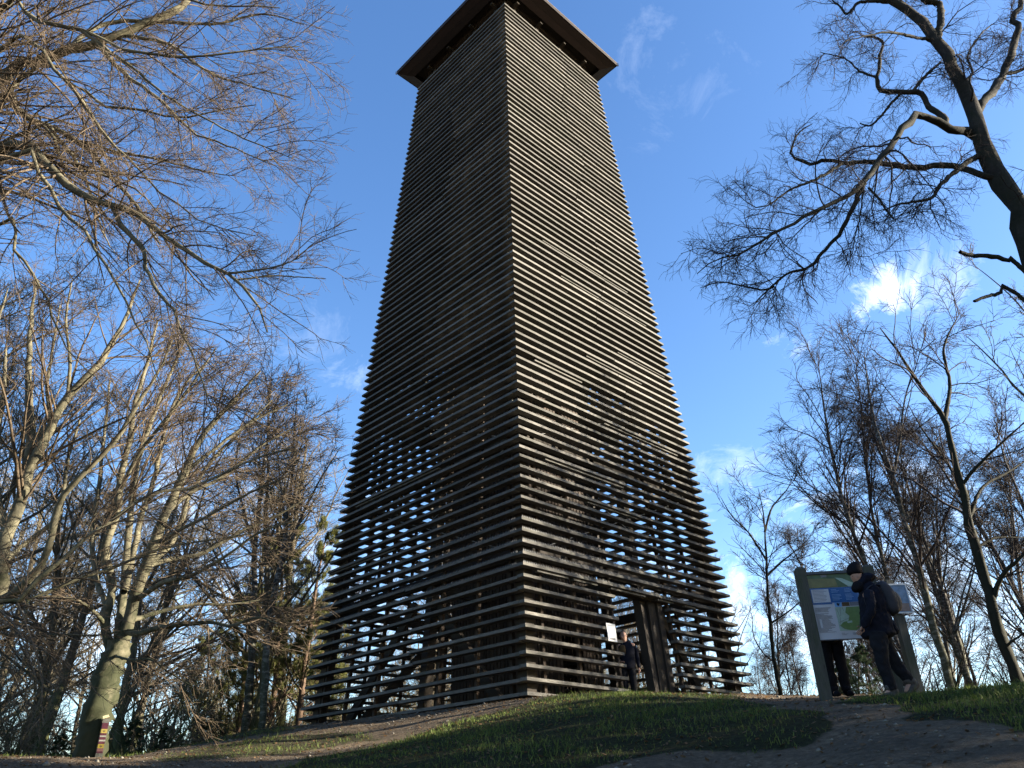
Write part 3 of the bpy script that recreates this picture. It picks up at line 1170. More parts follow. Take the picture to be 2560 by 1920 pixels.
U = [
    ([tk(8.6), (0, 376, 8.6), (96, 396, 8.5), (145, 444, 8.4), (207, 487, 8.3), (270, 509, 8.2), (328, 519, 8.1), (352, 555, 8.05), (410, 593, 8.0), (482, 642, 7.9), (555, 680, 7.8), (603, 704, 7.7), (622, 743, 7.65), (656, 791, 7.6), (668, 830, 7.6)], 30, 3),
    ([(560, 684, 7.8), (640, 676, 7.6), (700, 664, 7.5), (760, 640, 7.4)], 6, 1.5),
    ([(590, 700, 7.7), (680, 690, 7.9), (740, 692, 8.0), (815, 697, 8.1)], 5, 1.5),
    ([(280, 516, 8.2), (309, 569, 8.1), (357, 622, 8.0), (367, 675, 8.0), (410, 752, 7.9), (434, 778, 7.8), (473, 865, 7.6), (510, 960, 7.5), (531, 1024, 7.4)], 11, 2),
    ([tk(9.5), (0, 193, 9.4), (87, 159, 9.3), (159, 130, 9.3), (241, 111, 9.2), (338, 72, 9.2), (434, 29, 9.2), (480, -15, 9.2), (560, -80, 9.3)], 34, 10),
    ([tk(8.5), (0, 29, 7.2), (72, 43, 7.1), (145, 72, 7.0), (203, 77, 7.0), (270, 106, 7.0), (338, 130, 6.9), (434, 140, 6.9), (545, 137, 6.9), (675, 120, 7.0), (748, 116, 7.1)], 18, 2),
    ([tk(8.9), (0, 256, 9.8), (48, 285, 9.8), (121, 314, 9.8), (193, 352, 9.9), (260, 420, 10), (330, 500, 10), (400, 610, 10)], 22, 4),
    ([tk(8.8), (72, 183, 8.9), (169, 207, 8.9), (232, 241, 8.9), (270, 270, 8.8), (347, 270, 8.8), (449, 299, 8.8), (555, 275, 8.8), (640, 262, 8.8)], 14, 2),
    ([tk(8.0), (0, 400, 8.0), (96, 434, 8.0), (145, 511, 8.0), (203, 569, 7.9), (251, 642, 7.9), (289, 704, 7.8), (328, 772, 7.8), (372, 880, 7.7), (400, 960, 7.6)], 15, 2),
    ([tk(7.0), (0, 560, 9.0), (30, 617, 9.0), (96, 704, 9.0), (125, 772, 9.0), (160, 860, 9.1), (230, 940, 9.2)], 12, 2),
    ([tk(8.4), (50, 330, 9.0), (160, 400, 9.0), (260, 440, 9.0), (350, 480, 9.0), (400, 540, 9.0), (460, 590, 9.1)], 12, 2),
    ([(241, 111, 9.2), (320, 190, 9.1), (400, 250, 9.0), (480, 330, 9.0), (560, 360, 9.0), (690, 415, 9.0)], 10, 1.5),
    ([(203, 77, 7.0), (330, 170, 7.1), (430, 250, 7.1), (520, 300, 7.1), (620, 350, 7.2), (740, 400, 7.3)], 8, 1.5),
    ([(159, 130, 9.3), (260, 60, 9.5), (400, 55, 9.6), (540, 60, 9.7), (660, 35, 9.8), (760, 62, 9.8)], 11, 1.5),
    ([(320, 90, 9.2), (420, 110, 9.2), (520, 180, 9.2), (610, 210, 9.2), (740, 250, 9.3)], 8, 1.5),
    ([(193, 352, 9.9), (300, 380, 9.9), (400, 400, 9.9), (520, 430, 9.9), (590, 440, 9.9)], 7, 1.5),
    ([(121, 314, 9.8), (200, 420, 9.8), (250, 560, 9.8), (290, 640, 9.8)], 9, 1.5),
    ([tk(9.2), (0, 120, 8.2), (150, 190, 8.2), (260, 330, 8.2), (350, 430, 8.2), (440, 510, 8.2), (520, 560, 8.2), (640, 590, 8.3)], 13, 1.5),
    ([tk(9.6), (0, -60, 8.5), (150, -30, 8.5), (330, -40, 8.5), (520, 10, 8.6), (700, 20, 8.7)], 16, 2),
    # long dark low limbs of the same tree
    ([tk(4.3), (0, 1577, 9.4), (26, 1538, 9.5), (87, 1491, 9.6), (174, 1456, 9.7), (260, 1425, 9.9), (338, 1395, 10.1), (434, 1365, 10.3), (564, 1345, 10.5), (640, 1330, 10.6)], 17, 2),
    ([tk(4.5), (0, 1504, 8.8), (65, 1469, 8.9), (130, 1430, 9.0), (182, 1369, 9.1), (243, 1321, 9.2), (304, 1282, 9.3), (373, 1235, 9.4), (434, 1226, 9.6), (521, 1204, 9.8), (620, 1150, 10.0), (724, 1121, 10.2)], 19, 3),
    ([tk(4.0), (0, 1586, 10.5), (143, 1588, 10.6), (217, 1588, 10.7), (295, 1582, 10.8), (340, 1573, 10.9)], 10, 3),
]
UL = traced(T, U, 26, 0.02, 1.2)
T.tubes('trunk', UL, 6)
src = (UL[0], UL[1], UL[2])
lv = fine(T, src, [
    (per_len(src, 4.4), 0.12, 0.99, 42, 0.21, 0.42, 7, 0.09, (0.035, 0.0, -0.055), 4, 0.006, 0.8, 0.9),
    (8.0, 0.08, 0.98, 42, 0.42, 0.5, 5, 0.10, (0.03, 0, -0.03), 3, 0.0034, 0.7, 0.35),
    (5.5, 0.1, 1.0, 42, 0.40, 0.7, 4, 0.11, (0.02, 0, 0.03), 3, 0.0023, 0.7, 0.16)])
zb_ = H(bx_, by_)
place_tree('beech_tree', [('trunk', T.mesh('trunk', 'beech_limbs', M['beech'], (bx_, by_, zb_))), ('crown', T.mesh('crown', 'beech_twigs', M['beech_twig'], (bx_, by_, zb_)))],
           (bx_, by_, zb_), 'nearest beech, its bare drooping limbs reaching across the upper left sky', None)

# ---- pale forking beech at the left edge
T = Tree(12)
b2 = (-10.4, 14.6)
z2 = H(*b2)
L2_ = [([('w', b2[0], b2[1], z2 - .3), ('w', b2[0], b2[1], z2 + 1.2), (-5, 1500, 14.2), (0, 1443, 14), (26, 1330, 14), (48, 1270, 14), (65, 1213, 14), (78, 1165, 14), (98, 1130, 14), (130, 1058, 14), (169, 1000, 14), (217, 947, 14), (260, 890, 14), (310, 800, 14), (350, 700, 14.1)], 46, 4),
       ([(72, 1175, 14), (77, 1082, 14.1), (72, 986, 14.2), (74, 841, 14.3), (90, 700, 14.4)], 24, 4),
       ([(26, 1330, 14), (-10, 1250, 14), (-8, 1100, 14), (10, 980, 14), (15, 860, 14)], 26, 4),
       ([(-30, 1520, 14.1), (0, 1498, 14), (43, 1478, 13.9), (87, 1434, 13.8), (113, 1395, 13.7), (130, 1340, 13.6), (150, 1250, 13.4), (193, 1198, 13.3), (270, 1121, 13.2), (309, 1073, 13.1), (345, 1010, 13), (390, 940, 13), (430, 850, 13)], 22, 4),
       ([(5, 1408, 14.0), (56, 1365, 14.5), (117, 1317, 14.6), (145, 1290, 14.6), (160, 1220, 14.7), (170, 1150, 14.8), (200, 1050, 15)], 14, 4),
       ([(98, 1130, 14), (125, 1050, 14.4), (118, 970, 14.6), (130, 880, 14.8), (150, 760, 15)], 12, 3),
       ([(169, 1000, 14), (175, 900, 13.8), (165, 800, 13.6), (180, 700, 13.4)], 10, 3),
       ([(0, 1300, 14), (-40, 1150, 13.5), (-30, 900, 13), (20, 720, 13)], 16, 3)]
E2 = traced(T, L2_, 24, 0.02)
T.tubes('trunk', E2, 8)
lv = fine(T, E2, [
    (per_len(E2, 2.4), 0.42, 0.98, 38, 0.24, 0.4, 7, 0.08, (0.02, 0, 0.02), 4, 0.006, 0.8, 0.8),
    (7.0, 0.1, 0.98, 42, 0.42, 0.5, 5, 0.11, (0, 0, 0.02), 3, 0.004, 0.6, 0.4),
    (5.0, 0.1, 1.0, 42, 0.40, 0.65, 3, 0.12, (0, 0, 0.03), 3, 0.003, 0.6, 0.2)])
place_tree('beech_tree', [('trunk', T.mesh('trunk', 'beech_limbs', M['beech'], (*b2, z2))), ('crown', T.mesh('crown', 'beech_twigs', M['beech_twig'], (*b2, z2)))],
           (*b2, z2), 'pale forking beech rising at the left edge, thinner limb leaning right')

# ---- the big many-stemmed beech beside the waymarker
T = Tree(13)
D = 15.2
b3 = at(222, 1884, D)
z3 = H(b3[0], b3[1])
B3 = [([('w', b3[0] - .05, b3[1], z3 - .3), ('w', b3[0], b3[1], z3 + .15), (238, 1800, D), (256, 1740, D), (272, 1680, D), (288, 1640, D), (298, 1605, D)], 72, 54),
      ([(283, 1650, D), (268, 1600, D), (262, 1560, D), (270, 1520, D), (282, 1469, D), (276, 1425, D), (262, 1395, D - .1), (267, 1352, D - .2), (291, 1295, D - .3), (300, 1226, D - .3), (309, 1160, D - .3), (328, 1082, D - .4), (338, 1010, D - .4), (367, 913, D - .5), (395, 800, D - .5)], 25, 4),
      ([(293, 1620, D), (300, 1560, D + .1), (306, 1504, D + .2), (312, 1443, D + .3), (321, 1330, D + .5), (330, 1250, D + .6), (340, 1180, D + .7), (357, 1110, D + .8), (386, 1034, D + .9), (424, 938, D + 1), (470, 830, D + 1)], 21, 4),
      ([(300, 1625, D), (321, 1556, D), (334, 1503, D - .1), (347, 1460, D - .2), (364, 1417, D - .3), (382, 1369, D - .4), (399, 1321, D - .5), (416, 1278, D - .6), (438, 1226, D - .7), (463, 1179, D - .8), (487, 1121, D - .9), (531, 1058, D - 1), (588, 995, D - 1), (651, 928, D - 1.1)], 34, 4),
      ([(347, 1460, D - .2), (390, 1395, D), (425, 1365, D + .1), (451, 1308, D + .2), (468, 1252, D + .3), (499, 1195, D + .4), (530, 1150, D + .5), (600, 1080, D + .6), (680, 1000, D + .7)], 15, 3),
      ([(318, 1580, D), (345, 1583, D - .4), (390, 1571, D - .8), (460, 1560, D - 1.1), (525, 1556, D - 1.4), (577, 1564, D - 1.6), (642, 1543, D - 1.8), (700, 1560, D - 2)], 17, 3),
      ([(325, 1550, D), (350, 1545, D + .3), (382, 1534, D + .5), (434, 1521, D + .8), (499, 1510, D + 1), (573, 1512, D + 1.2), (650, 1500, D + 1.4)], 13, 3),
      ([(334, 1503, D), (370, 1480, D - .4), (412, 1455, D - .7), (477, 1439, D - 1), (564, 1391, D - 1.3), (650, 1330, D - 1.5), (740, 1300, D - 1.6)], 15, 3),
      ([(364, 1417, D), (420, 1400, D + .6), (500, 1385, D + .9), (600, 1330, D + 1.2), (690, 1290, D + 1.4), (790, 1230, D + 1.5)], 14, 3),
      ([(382, 1369, D), (440, 1330, D - .8), (520, 1290, D - 1), (610, 1240, D - 1.2), (720, 1190, D - 1.4)], 12, 3),
      ([(416, 1278, D), (480, 1230, D + .3), (560, 1190, D + .5), (660, 1110, D + .6), (760, 1060, D + .8)], 11, 3),
      ([(463, 1179, D - .8), (540, 1120, D - .6), (620, 1060, D - .5), (720, 1010, D - .4)], 10, 3),
      ([(309, 1480, D), (330, 1400, D + .5), (350, 1300, D + 1), (385, 1200, D + 1.2), (410, 1080, D + 1.4), (450, 980, D + 1.6), (520, 900, D + 1.7)], 17, 4),
      ([(270, 1520, D), (240, 1440, D + .6), (232, 1330, D + 1), (250, 1200, D + 1.3), (262, 1080, D + 1.5), (275, 950, D + 1.5)], 15, 4),
      ([(300, 1226, D - .3), (350, 1130, D - .8), (420, 1040, D - 1), (480, 960, D - 1.1), (540, 870, D - 1.2)], 11, 3),
      ([(262, 1560, D), (235, 1530, D - .6), (190, 1500, D - 1), (120, 1490, D - 1.2), (60, 1450, D - 1.4)], 11, 3),
      ([(288, 1640, D), (300, 1644, D - .5), (335, 1650, D - .8), (380, 1650, D - 1), (420, 1680, D - 1.2), (480, 1715, D - 1.4)], 8, 2)]
E3 = traced(T, B3, 26, 0.014)
T.tubes('trunk', (E3[0][:1], E3[1][:1]), 16)
T.tubes('trunk', (E3[0][1:], E3[1][1:]), 8)
src = (E3[0][1:], E3[1][1:], E3[2][1:])
lv = fine(T, src, [
    (per_len(src, 3.0), 0.32, 0.98, 35, 0.26, 0.4, 8, 0.07, (0.05, 0, 0.01), 4, 0.008, 0.6, 1.1),
    (8.0, 0.1, 0.98, 36, 0.42, 0.5, 5, 0.09, (0.05, 0, 0.0), 3, 0.0055, 0.5, 0.5),
    (5.0, 0.1, 1.0, 38, 0.42, 0.65, 3, 0.10, (0.04, 0, 0.02), 3, 0.0038, 0.5, 0.25)])
o3 = (b3[0], b3[1], z3)
place_tree('beech_tree', [('trunk', T.mesh('trunk', 'beech_stems', M['beech'], o3)), ('crown', T.mesh('crown', 'beech_twigs', M['beech_twig'], o3))],
           o3, 'big many stemmed beech with mossy trunk behind the striped waymarker')

# ---- the gnarled birch towering at the right
T = Tree(14)
b4 = (7.0, 7.9)
z4 = H(*b4)
D = 8.0
B4 = [([('w', b4[0] + .1, b4[1], z4 - .3), ('w', b4[0] + .1, b4[1], z4 + 2), (2600, 700, D), (2568, 597, D), (2535, 499, D), (2503, 450, D), (2470, 396, D), (2449, 353, D), (2438, 304, D), (2433, 262, D), (2405, 217, D), (2373, 152, D), (2340, 103, D), (2302, 54, D), (2264, 22, D), (2221, 5, D), (2150, -20, D)], 68, 12),
      ([(2340, 103, D), (2351, 60, D), (2351, 25, D), (2346, 8, D), (2310, 0, D), (2290, -30, D)], 20, 8),
      ([(2438, 300, D), (2455, 255, D), (2481, 228, D + .1), (2508, 184, D + .2), (2530, 125, D + .2), (2546, 71, D + .2), (2530, 49, D + .2), (2552, 11, D + .2), (2560, -40, D + .2)], 21, 9),
      ([(2446, 345, D), (2420, 332, D), (2405, 326, D - .1), (2367, 320, D - .2), (2329, 298, D - .3), (2294, 282, D - .4), (2264, 320, D - .45), (2226, 358, D - .5), (2194, 401, D - .6), (2161, 456, D - .65), (2112, 494, D - .7), (2053, 521, D - .8), (1993, 553, D - .9), (1933, 586, D - 1), (1874, 624, D - 1.1), (1808, 646, D - 1.15), (1743, 684, D - 1.2)], 20, 2),
      ([(2161, 456, D - .65), (2150, 480, D - .6), (2134, 515, D - .6), (2101, 580, D - .5), (2053, 635, D - .4), (2025, 667, D - .4), (1971, 684, D - .4), (1917, 727, D - .3), (1890, 755, D - .3)], 12, 2.5),
      ([(1935, 716, D - .3), (1906, 724, D - .3), (1836, 711, D - .3), (1798, 705, D - .3), (1750, 720, D - .3)], 5, 1.5),
      ([(2488, 446, D), (2456, 437, D), (2400, 418, D + .2), (2340, 415, D + .3), (2286, 420, D + .4), (2232, 412, D + .5), (2161, 404, D + .6), (2107, 407, D + .6), (2063, 401, D + .7), (2025, 412, D + .7), (1982, 390, D + .8), (1978, 370, D + .8), (1993, 336, D + .8), (2030, 310, D + .8)], 17, 2),
      ([(2107, 409, D + .6), (2036, 450, D + .5), (1971, 477, D + .4), (1917, 515, D + .3), (1879, 513, D + .3), (1850, 490, D + .3)], 8, 1.5),
      ([(2462, 380, D), (2440, 392, D), (2420, 405, D - .1), (2389, 429, D - .2), (2351, 461, D - .4), (2329, 494, D - .5), (2286, 504, D - .6), (2232, 515, D - .7), (2190, 530, D - .8)], 15, 2),
      ([(2367, 316, D - .2), (2356, 287, D - .1), (2324, 271, D), (2302, 233, D), (2243, 230, D), (2194, 217, D), (2199, 152, D - .1), (2205, 98, D - .1), (2160, 92, D - .1)], 15, 4),
      ([(2196, 222, D), (2191, 195, D + .1), (2150, 179, D + .2), (2112, 146, D + .3), (2050, 130, D + .4)], 7, 1.5),
      ([(2281, 230, D), (2300, 205, D), (2319, 184, D), (2351, 157, D)], 8, 5),
      ([(2340, 110, D), (2318, 98, D), (2270, 89, D - .2), (2226, 81, D - .4), (2177, 87, D - .5), (2112, 103, D - .6)], 9, 1.5),
      ([(2221, 5, D), (2180, 3, D), (2145, 8, D), (2118, 35, D), (2100, 16, D), (2080, 0, D)], 9, 3),
      ([(2250, 236, D), (2225, 262, D + .1), (2205, 288, D + .2), (2175, 314, D + .3), (2150, 308, D + .3)], 7, 3),
      ([(2172, 470, D - .6), (2200, 500, D - .7), (2215, 525, D - .7), (2234, 548, D - .8)], 6, 3),
      ([(2160, 468, D - .6), (2150, 540, D - .7), (2138, 590, D - .7), (2130, 640, D - .8)], 4, 1.5),
      ([(2400, 222, D), (2430, 180, D + .3), (2420, 140, D + .4), (2450, 90, D + .5), (2480, 60, D + .6)], 7, 2),
      ([(2508, 184, D + .2), (2540, 180, D + .3), (2575, 165, D + .3)], 10, 5),
      ([(2425, 262, D), (2432, 230, D - .2), (2424, 205, D - .2), (2428, 185, D - .2)], 6, 4),
      # broken stubs
      ([('w', b4[0] + .05, b4[1], 6.45), (2540, 658, D), (2525, 651, D), (2480, 641, D), (2432, 638, D - .1), (2400, 630, D - .2)], 11, 9),
      ([('w', b4[0] + .05, b4[1], 5.7), (2536, 729, D), (2500, 733, D), (2481, 738, D - .1), (2460, 744, D - .2), (2436, 753, D - .3)], 10, 7)]
E4 = traced(T, B4, 30, 0.035, 1.08)
T.tubes('trunk', (E4[0][:1], E4[1][:1]), 14)
T.tubes('trunk', (E4[0][1:], E4[1][1:]), 8)
nst = len(B4) - 2
src = (E4[0][:nst], E4[1][:nst], E4[2][:nst])
cnt = per_len(src, 5.2)
cnt[0] = 7
lv = fine(T, src, [
    (cnt, 0.3, 1.0, 50, 0.17, 0.45, 8, 0.22, (-0.03, 0, -0.02), 4, 0.0048, 1.0, 0.55),
    (7.5, 0.1, 1.0, 48, 0.5, 0.55, 6, 0.22, (0, 0, -0.03), 3, 0.003, 1.0, 0.3),
    (5.5, 0.1, 1.0, 45, 0.5, 0.7, 4, 0.20, (0, 0, -0.10), 3, 0.0019, 1.0, 0.18)])
place_tree('birch_tree', [('trunk', T.mesh('trunk', 'birch_limbs', M['birch_old'], (*b4, z4))), ('crown', T.mesh('crown', 'birch_twigs', M['birch_twig'], (*b4, z4)))],
           (*b4, z4), 'tall gnarled dark birch with broken stubs filling the upper right sky')

# ---- slender birches behind the boards, each with its own stem line
SPEC_B = [(3.0, 0.3, 0.98, 32, 0.24, 0.5, 9, 0.07, (0, 0, 0.05), 4, 0.010, 1.0, 1.6),
          (8.0, 0.12, 1.0, 38, 0.38, 0.5, 6, 0.10, (0, 0, -0.03), 3, 0.0065, 1.0, 0.6),
          (6.0, 0.1, 1.0, 35, 0.55, 0.6, 4, 0.10, (0, 0, -0.16), 3, 0.0042, 1.0, 0.35)]


def slim(seed, name, stems, label, bark, twig, spec, dens, origin=None, group=None):
    T = Tree(seed)
    E = traced(T, [(p_, a_, b_ * 0.4) for p_, a_, b_ in stems], 26, 0.010)
    T.tubes('trunk', E, 8)
    sp = [list(q) for q in spec]
    sp[0][0] = per_len(E, dens)
    fine(T, E, sp)
    o = E[0][0][0].copy()
    z = H(o[0], o[1])
    # root the stem in the ground
    o[2] = z
    me1 = T.mesh('trunk', name + '_stem', M[bark], o)
    me2 = T.mesh('crown', name + '_twigs', M[twig], o)
    return place_tree(name, [('trunk', me1), ('crown', me2)], tuple(o), label, group)


def foot(px, Y):
    """world point on the ground below photo column px (taken at the hill crest) at depth Y"""
    x = at(px, 1735, Y)[0]
    return ('w', x, Y, H(x, Y) - 0.3)


slim(21, 'birch_tree', [([foot(2250, 19), (2218, 1600, 19), (2165, 1415, 19), (2126, 1309, 19), (2102, 1231, 19), (2083, 1149, 19), (2068, 1072, 19), (2059, 1010, 19), (2045, 900, 19)], 17, 3),
                        ([(2126, 1309, 19), (2080, 1250, 19.3), (2010, 1200, 19.6), (1965, 1120, 19.8)], 5, 2)],
     'slim birch whose stem rises just behind the reader in the beanie', 'birch', 'birch_twig', SPEC_B, 2.6)
slim(22, 'birch_tree', [([foot(2282, 20), (2262, 1600, 20), (2218, 1448, 20), (2189, 1328, 20), (2169, 1193, 20), (2157, 1087, 20), (2150, 1000, 20), (2140, 905, 20)], 13, 3),
                        ([(2192, 1350, 20), (2150, 1300, 20.3), (2110, 1250, 20.5), (2095, 1170, 20.6)], 7, 2)],
     'thin birch forking above the small framed board', 'birch', 'birch_twig', SPEC_B, 2.6)
slim(23, 'birch_tree', [([foot(2377, 18), (2362, 1660, 18), (2338, 1579, 18), (2300, 1434, 18), (2261, 1299, 18), (2232, 1193, 18), (2198, 1096, 18), (2179, 1024, 18), (2160, 880, 18)], 22, 4),
                        ([(2232, 1193, 18), (2250, 1100, 17.7), (2262, 1000, 17.5), (2290, 900, 17.4)], 8, 2)],
     'birch leaning left with its foot right of the small framed board', 'birch', 'birch_twig', SPEC_B, 2.6)
slim(24, 'oak_tree', [([foot(2550, 15), (2530, 1660, 15), (2502, 1598, 15), (2473, 1482, 15), (2430, 1338, 15), (2411, 1241, 15), (2386, 1145, 15), (2362, 1048, 15), (2319, 990, 15), (2260, 900, 15), (2200, 820, 15)], 32, 5),
                      ([(2482, 1500, 15), (2505, 1440, 14.8), (2540, 1405, 14.6), (2570, 1380, 14.5), (2640, 1340, 14.3)], 14, 5),
                      ([(2425, 1290, 15), (2455, 1220, 15.2), (2520, 1180, 15.4), (2580, 1140, 15.6)], 10, 4),
                      ([(2405, 1215, 15), (2430, 1180, 14.8), (2480, 1130, 14.6), (2540, 1075, 14.5), (2590, 1030, 14.4)], 10, 4),
                      ([(2440, 1370, 15), (2490, 1345, 15.2), (2570, 1345, 15.4)], 8, 4),
                      ([(2362, 1048, 15), (2375, 960, 15.2), (2360, 870, 15.3), (2400, 780, 15.4)], 12, 3),
                      ([(2411, 1241, 15), (2370, 1160, 15.4), (2310, 1080, 15.6), (2270, 1010, 15.8)], 9, 3),
                      ([(2510, 1620, 15), (2535, 1600, 14.8), (2580, 1570, 14.6)], 8, 4)],
     'strong dark oak leaning left on the crest near the right edge', 'birch_old', 'birch_twig',
     [(2.6, 0.2, 0.98, 45, 0.26, 0.5, 8, 0.13, (0, 0, 0.03), 4, 0.009, 1.0, 1.2), (8.0, 0.12, 1.0, 42, 0.42, 0.5, 5, 0.15, (0, 0, 0.0), 3, 0.0055, 1.0, 0.5), (4.5, 0.1, 1.0, 42, 0.5, 0.6, 3, 0.15, (0, 0, -0.02), 3, 0.004, 1.0, 0.25)], 2.1)
slim(25, 'oak_tree', [([foot(1950, 24), (1938, 1660, 24), (1928, 1579, 24), (1920, 1490, 24), (1916, 1410, 24), (1909, 1289, 24), (1895, 1220, 24)], 13, 3),
                      ([(1917, 1440, 24), (1960, 1400, 24.3), (2000, 1370, 24.5), (2040, 1350, 24.6)], 6, 2),
                      ([(1916, 1400, 24), (1870, 1330, 24), (1830, 1290, 24), (1800, 1240, 24)], 6, 2),
                      ([(1925, 1560, 24), (1970, 1530, 24), (2010, 1500, 24), (2060, 1490, 24)], 5, 2),
                      ([(1912, 1330, 24), (1930, 1270, 24.2), (1970, 1220, 24.4), (1985, 1180, 24.5)], 6, 2)],
     'young bare oak standing between the tower corner and the big board', 'birch_old', 'birch_twig',
     [(2.6, 0.2, 0.98, 42, 0.26, 0.5, 7, 0.11, (0, 0, 0.05), 4, 0.010, 1.0, 1.2), (8.0, 0.12, 1.0, 40, 0.42, 0.5, 5, 0.12, (0, 0, 0.03), 3, 0.007, 1.0, 0.5), (4.5, 0.1, 1.0, 40, 0.5, 0.6, 3, 0.13, (0, 0, 0.03), 3, 0.0055, 1.0, 0.25)], 2.2)

# left of the tower: straight trunks seen against the sky
SPEC_O = [(2.2, 0.3, 0.98, 40, 0.22, 0.45, 7, 0.10, (0, 0, 0.05), 4, 0.012, 1.0, 1.3), (8.0, 0.12, 1.0, 40, 0.4, 0.5, 5, 0.12, (0, 0, 0.0), 3, 0.0085, 1.0, 0.5), (4.2, 0.1, 1.0, 40, 0.5, 0.6, 3, 0.12, (0, 0, -0.05), 3, 0.0065, 1.0, 0.3)]


def footl(px, Y):
    x = at(px, 1850, Y)[0]
    return ('w', x, Y, H(x, Y) - 0.3)


slim(31, 'birch_tree', [([footl(610, 27), (622, 1740, 27), (630, 1640, 27), (635, 1500, 27), (636, 1400, 27), (645, 1300, 27), (655, 1200, 27), (668, 1100, 27), (672, 1000, 27), (680, 930, 27)], 22, 3),
                        ([(637, 1380, 27), (610, 1280, 27), (590, 1180, 27), (600, 1080, 27)], 9, 3)],
     'dark straight birch left of the tower, first of the trunk pair', 'birch', 'beech_twig', SPEC_O, 1.7)
slim(32, 'birch_tree', [([footl(652, 25), (660, 1740, 25), (664, 1640, 25), (672, 1560, 25), (690, 1460, 25), (708, 1380, 25), (720, 1280, 25), (732, 1180, 25), (735, 1080, 25), (745, 980, 25)], 21, 3),
                        ([(700, 1420, 25), (750, 1300, 25), (800, 1200, 25), (850, 1120, 25)], 9, 3),
                        ([(715, 1330, 25), (700, 1200, 25.4), (690, 1100, 25.5)], 7, 2)],
     'mottled birch trunk nearest the tower on its left, with two high forks', 'birch', 'beech_twig', SPEC_O, 1.7)
slim(33, 'oak_tree', [([footl(300, 25), (310, 1740, 25), (318, 1700, 25), (330, 1650, 25), (340, 1580, 25), (350, 1500, 25), (380, 1440, 25), (420, 1350, 25), (440, 1240, 25)], 24, 4),
                      ([(320, 1690, 25), (360, 1640, 25), (410, 1590, 25), (470, 1530, 25), (540, 1460, 25)], 14, 3),
                      ([(326, 1660, 25), (290, 1600, 25), (300, 1500, 25), (320, 1400, 25)], 12, 3),
                      ([(336, 1600, 25), (390, 1530, 25.3), (430, 1440, 25.5), (500, 1350, 25.6)], 9, 3)],
     'dark spreading oak right behind the big beech trunk', 'oak', 'oak_twig', SPEC_O, 1.8)

# ---- tree templates for the woods behind and around the hill
def template(seed, h, r0, bark, twig, kind):
    T = Tree(seed)
    n0 = 1
    base = T.grow(np.zeros((1, 3)) - np.array([[0, 0, .3]]), np.array([[0.04, 0.02, 1.0]]), np.array([h * 0.92]), np.array([r0]), np.array([r0 * 0.12]), 14, 0.045, (0, 0, 0.03))
    T.tubes('trunk', base, 8)
    if kind == 'oak':
        L1 = (17, 0.22, 0.97, 48, 0.46, 0.55, 9, 0.12, (0, 0, 0.06), 5, 0.02, 1.0, 1.5)
        L2 = (8, 0.15, 1.0, 42, 0.42, 0.5, 6, 0.13, (0, 0, 0.03), 4, 0.011, 1.0, 0.8)
        L3 = (6.5, 0.1, 1.0, 42, 0.45, 0.6, 4, 0.14, (0, 0, 0.02), 3, 0.008, 1.0, 0.4)
        L4 = (3.4, 0.1, 1.0, 42, 0.5, 0.7, 2, 0.14, (0, 0, 0.0), 3, 0.006, 1.0, 0.28)
    else:
        L1 = (24, 0.25, 0.98, 32, 0.30, 0.45, 9, 0.07, (0, 0, 0.05), 5, 0.016, 1.0, 1.3)
        L2 = (7, 0.15, 1.0, 36, 0.42, 0.5, 6, 0.10, (0, 0, -0.03), 4, 0.010, 1.0, 0.7)
        L3 = (6, 0.1, 1.0, 36, 0.5, 0.6, 4, 0.10, (0, 0, -0.10), 3, 0.007, 1.0, 0.4)
        L4 = (2.6, 0.1, 1.0, 36, 0.6, 0.7, 3, 0.08, (0, 0, -0.22), 3, 0.0042, 1.0, 0.35)
    p, d, Ln, R0 = T.kids(base, L1[0], L1[1], L1[2], L1[3], 10, L1[4], L1[5])
    c1 = T.grow(p, d, Ln, R0, R0 * 0.2, L1[6], L1[7], L1[8])
    T.tubes('trunk', c1, 5)
    fine(T, c1, [L2, L3, L4])
    return [('trunk', T.mesh('trunk', bark + '_wood', M[bark])), ('crown', T.mesh('crown', twig + '_spray', M[twig]))]


tmpl = [template(41, 15.5, 0.20, 'oak', 'oak_twig', 'oak'), template(42, 13.5, 0.16, 'oak', 'oak_twig', 'oak'),
        template(43, 15.0, 0.14, 'birch', 'birch_twig', 'birch'), template(44, 13.0, 0.11, 'birch', 'birch_twig', 'birch')]


def shrub_template(seed, h):
    T = Tree(seed)
    n_ = 11
    a = T.r.uniform(0, 2 * np.pi, n_)
    D0 = np.stack([np.cos(a) * .45, np.sin(a) * .45, np.ones(n_)], -1)
    P0 = np.stack([np.cos(a) * .15, np.sin(a) * .15, np.full(n_, -.2)], -1)
    Ls = T.r.uniform(.6, 1.0, n_) * h
    c0 = T.grow(P0, D0, Ls, np.full(n_, .028), np.full(n_, .008), 8, 0.10, (0, 0, 0.02))
    T.tubes('stem', c0, 4)
    fine(T, c0, [(10, 0.15, 1.0, 42, 0.4, 0.5, 5, 0.12, (0, 0, 0.02), 3, 0.009, 1.0, 0.5), (6, 0.1, 1.0, 42, 0.45, 0.6, 3, 0.14, (0, 0, 0.0), 3, 0.006, 1.0, 0.25)])
    return [('stem', T.mesh('stem', 'shrub_stems', M['oak'])), ('crown', T.mesh('crown', 'shrub_twigs', M['oak_twig']))]


shr = [shrub_template(51, 4.2), shrub_template(52, 3.0)]
shr_dark = [[(a, (lambda m_: (m_.materials.clear(), m_.materials.append(M['birch_old' if a == 'stem' else 'birch_twig']), m_)[2])(b_.copy())) for a, b_ in q] for q in shr[:1]]


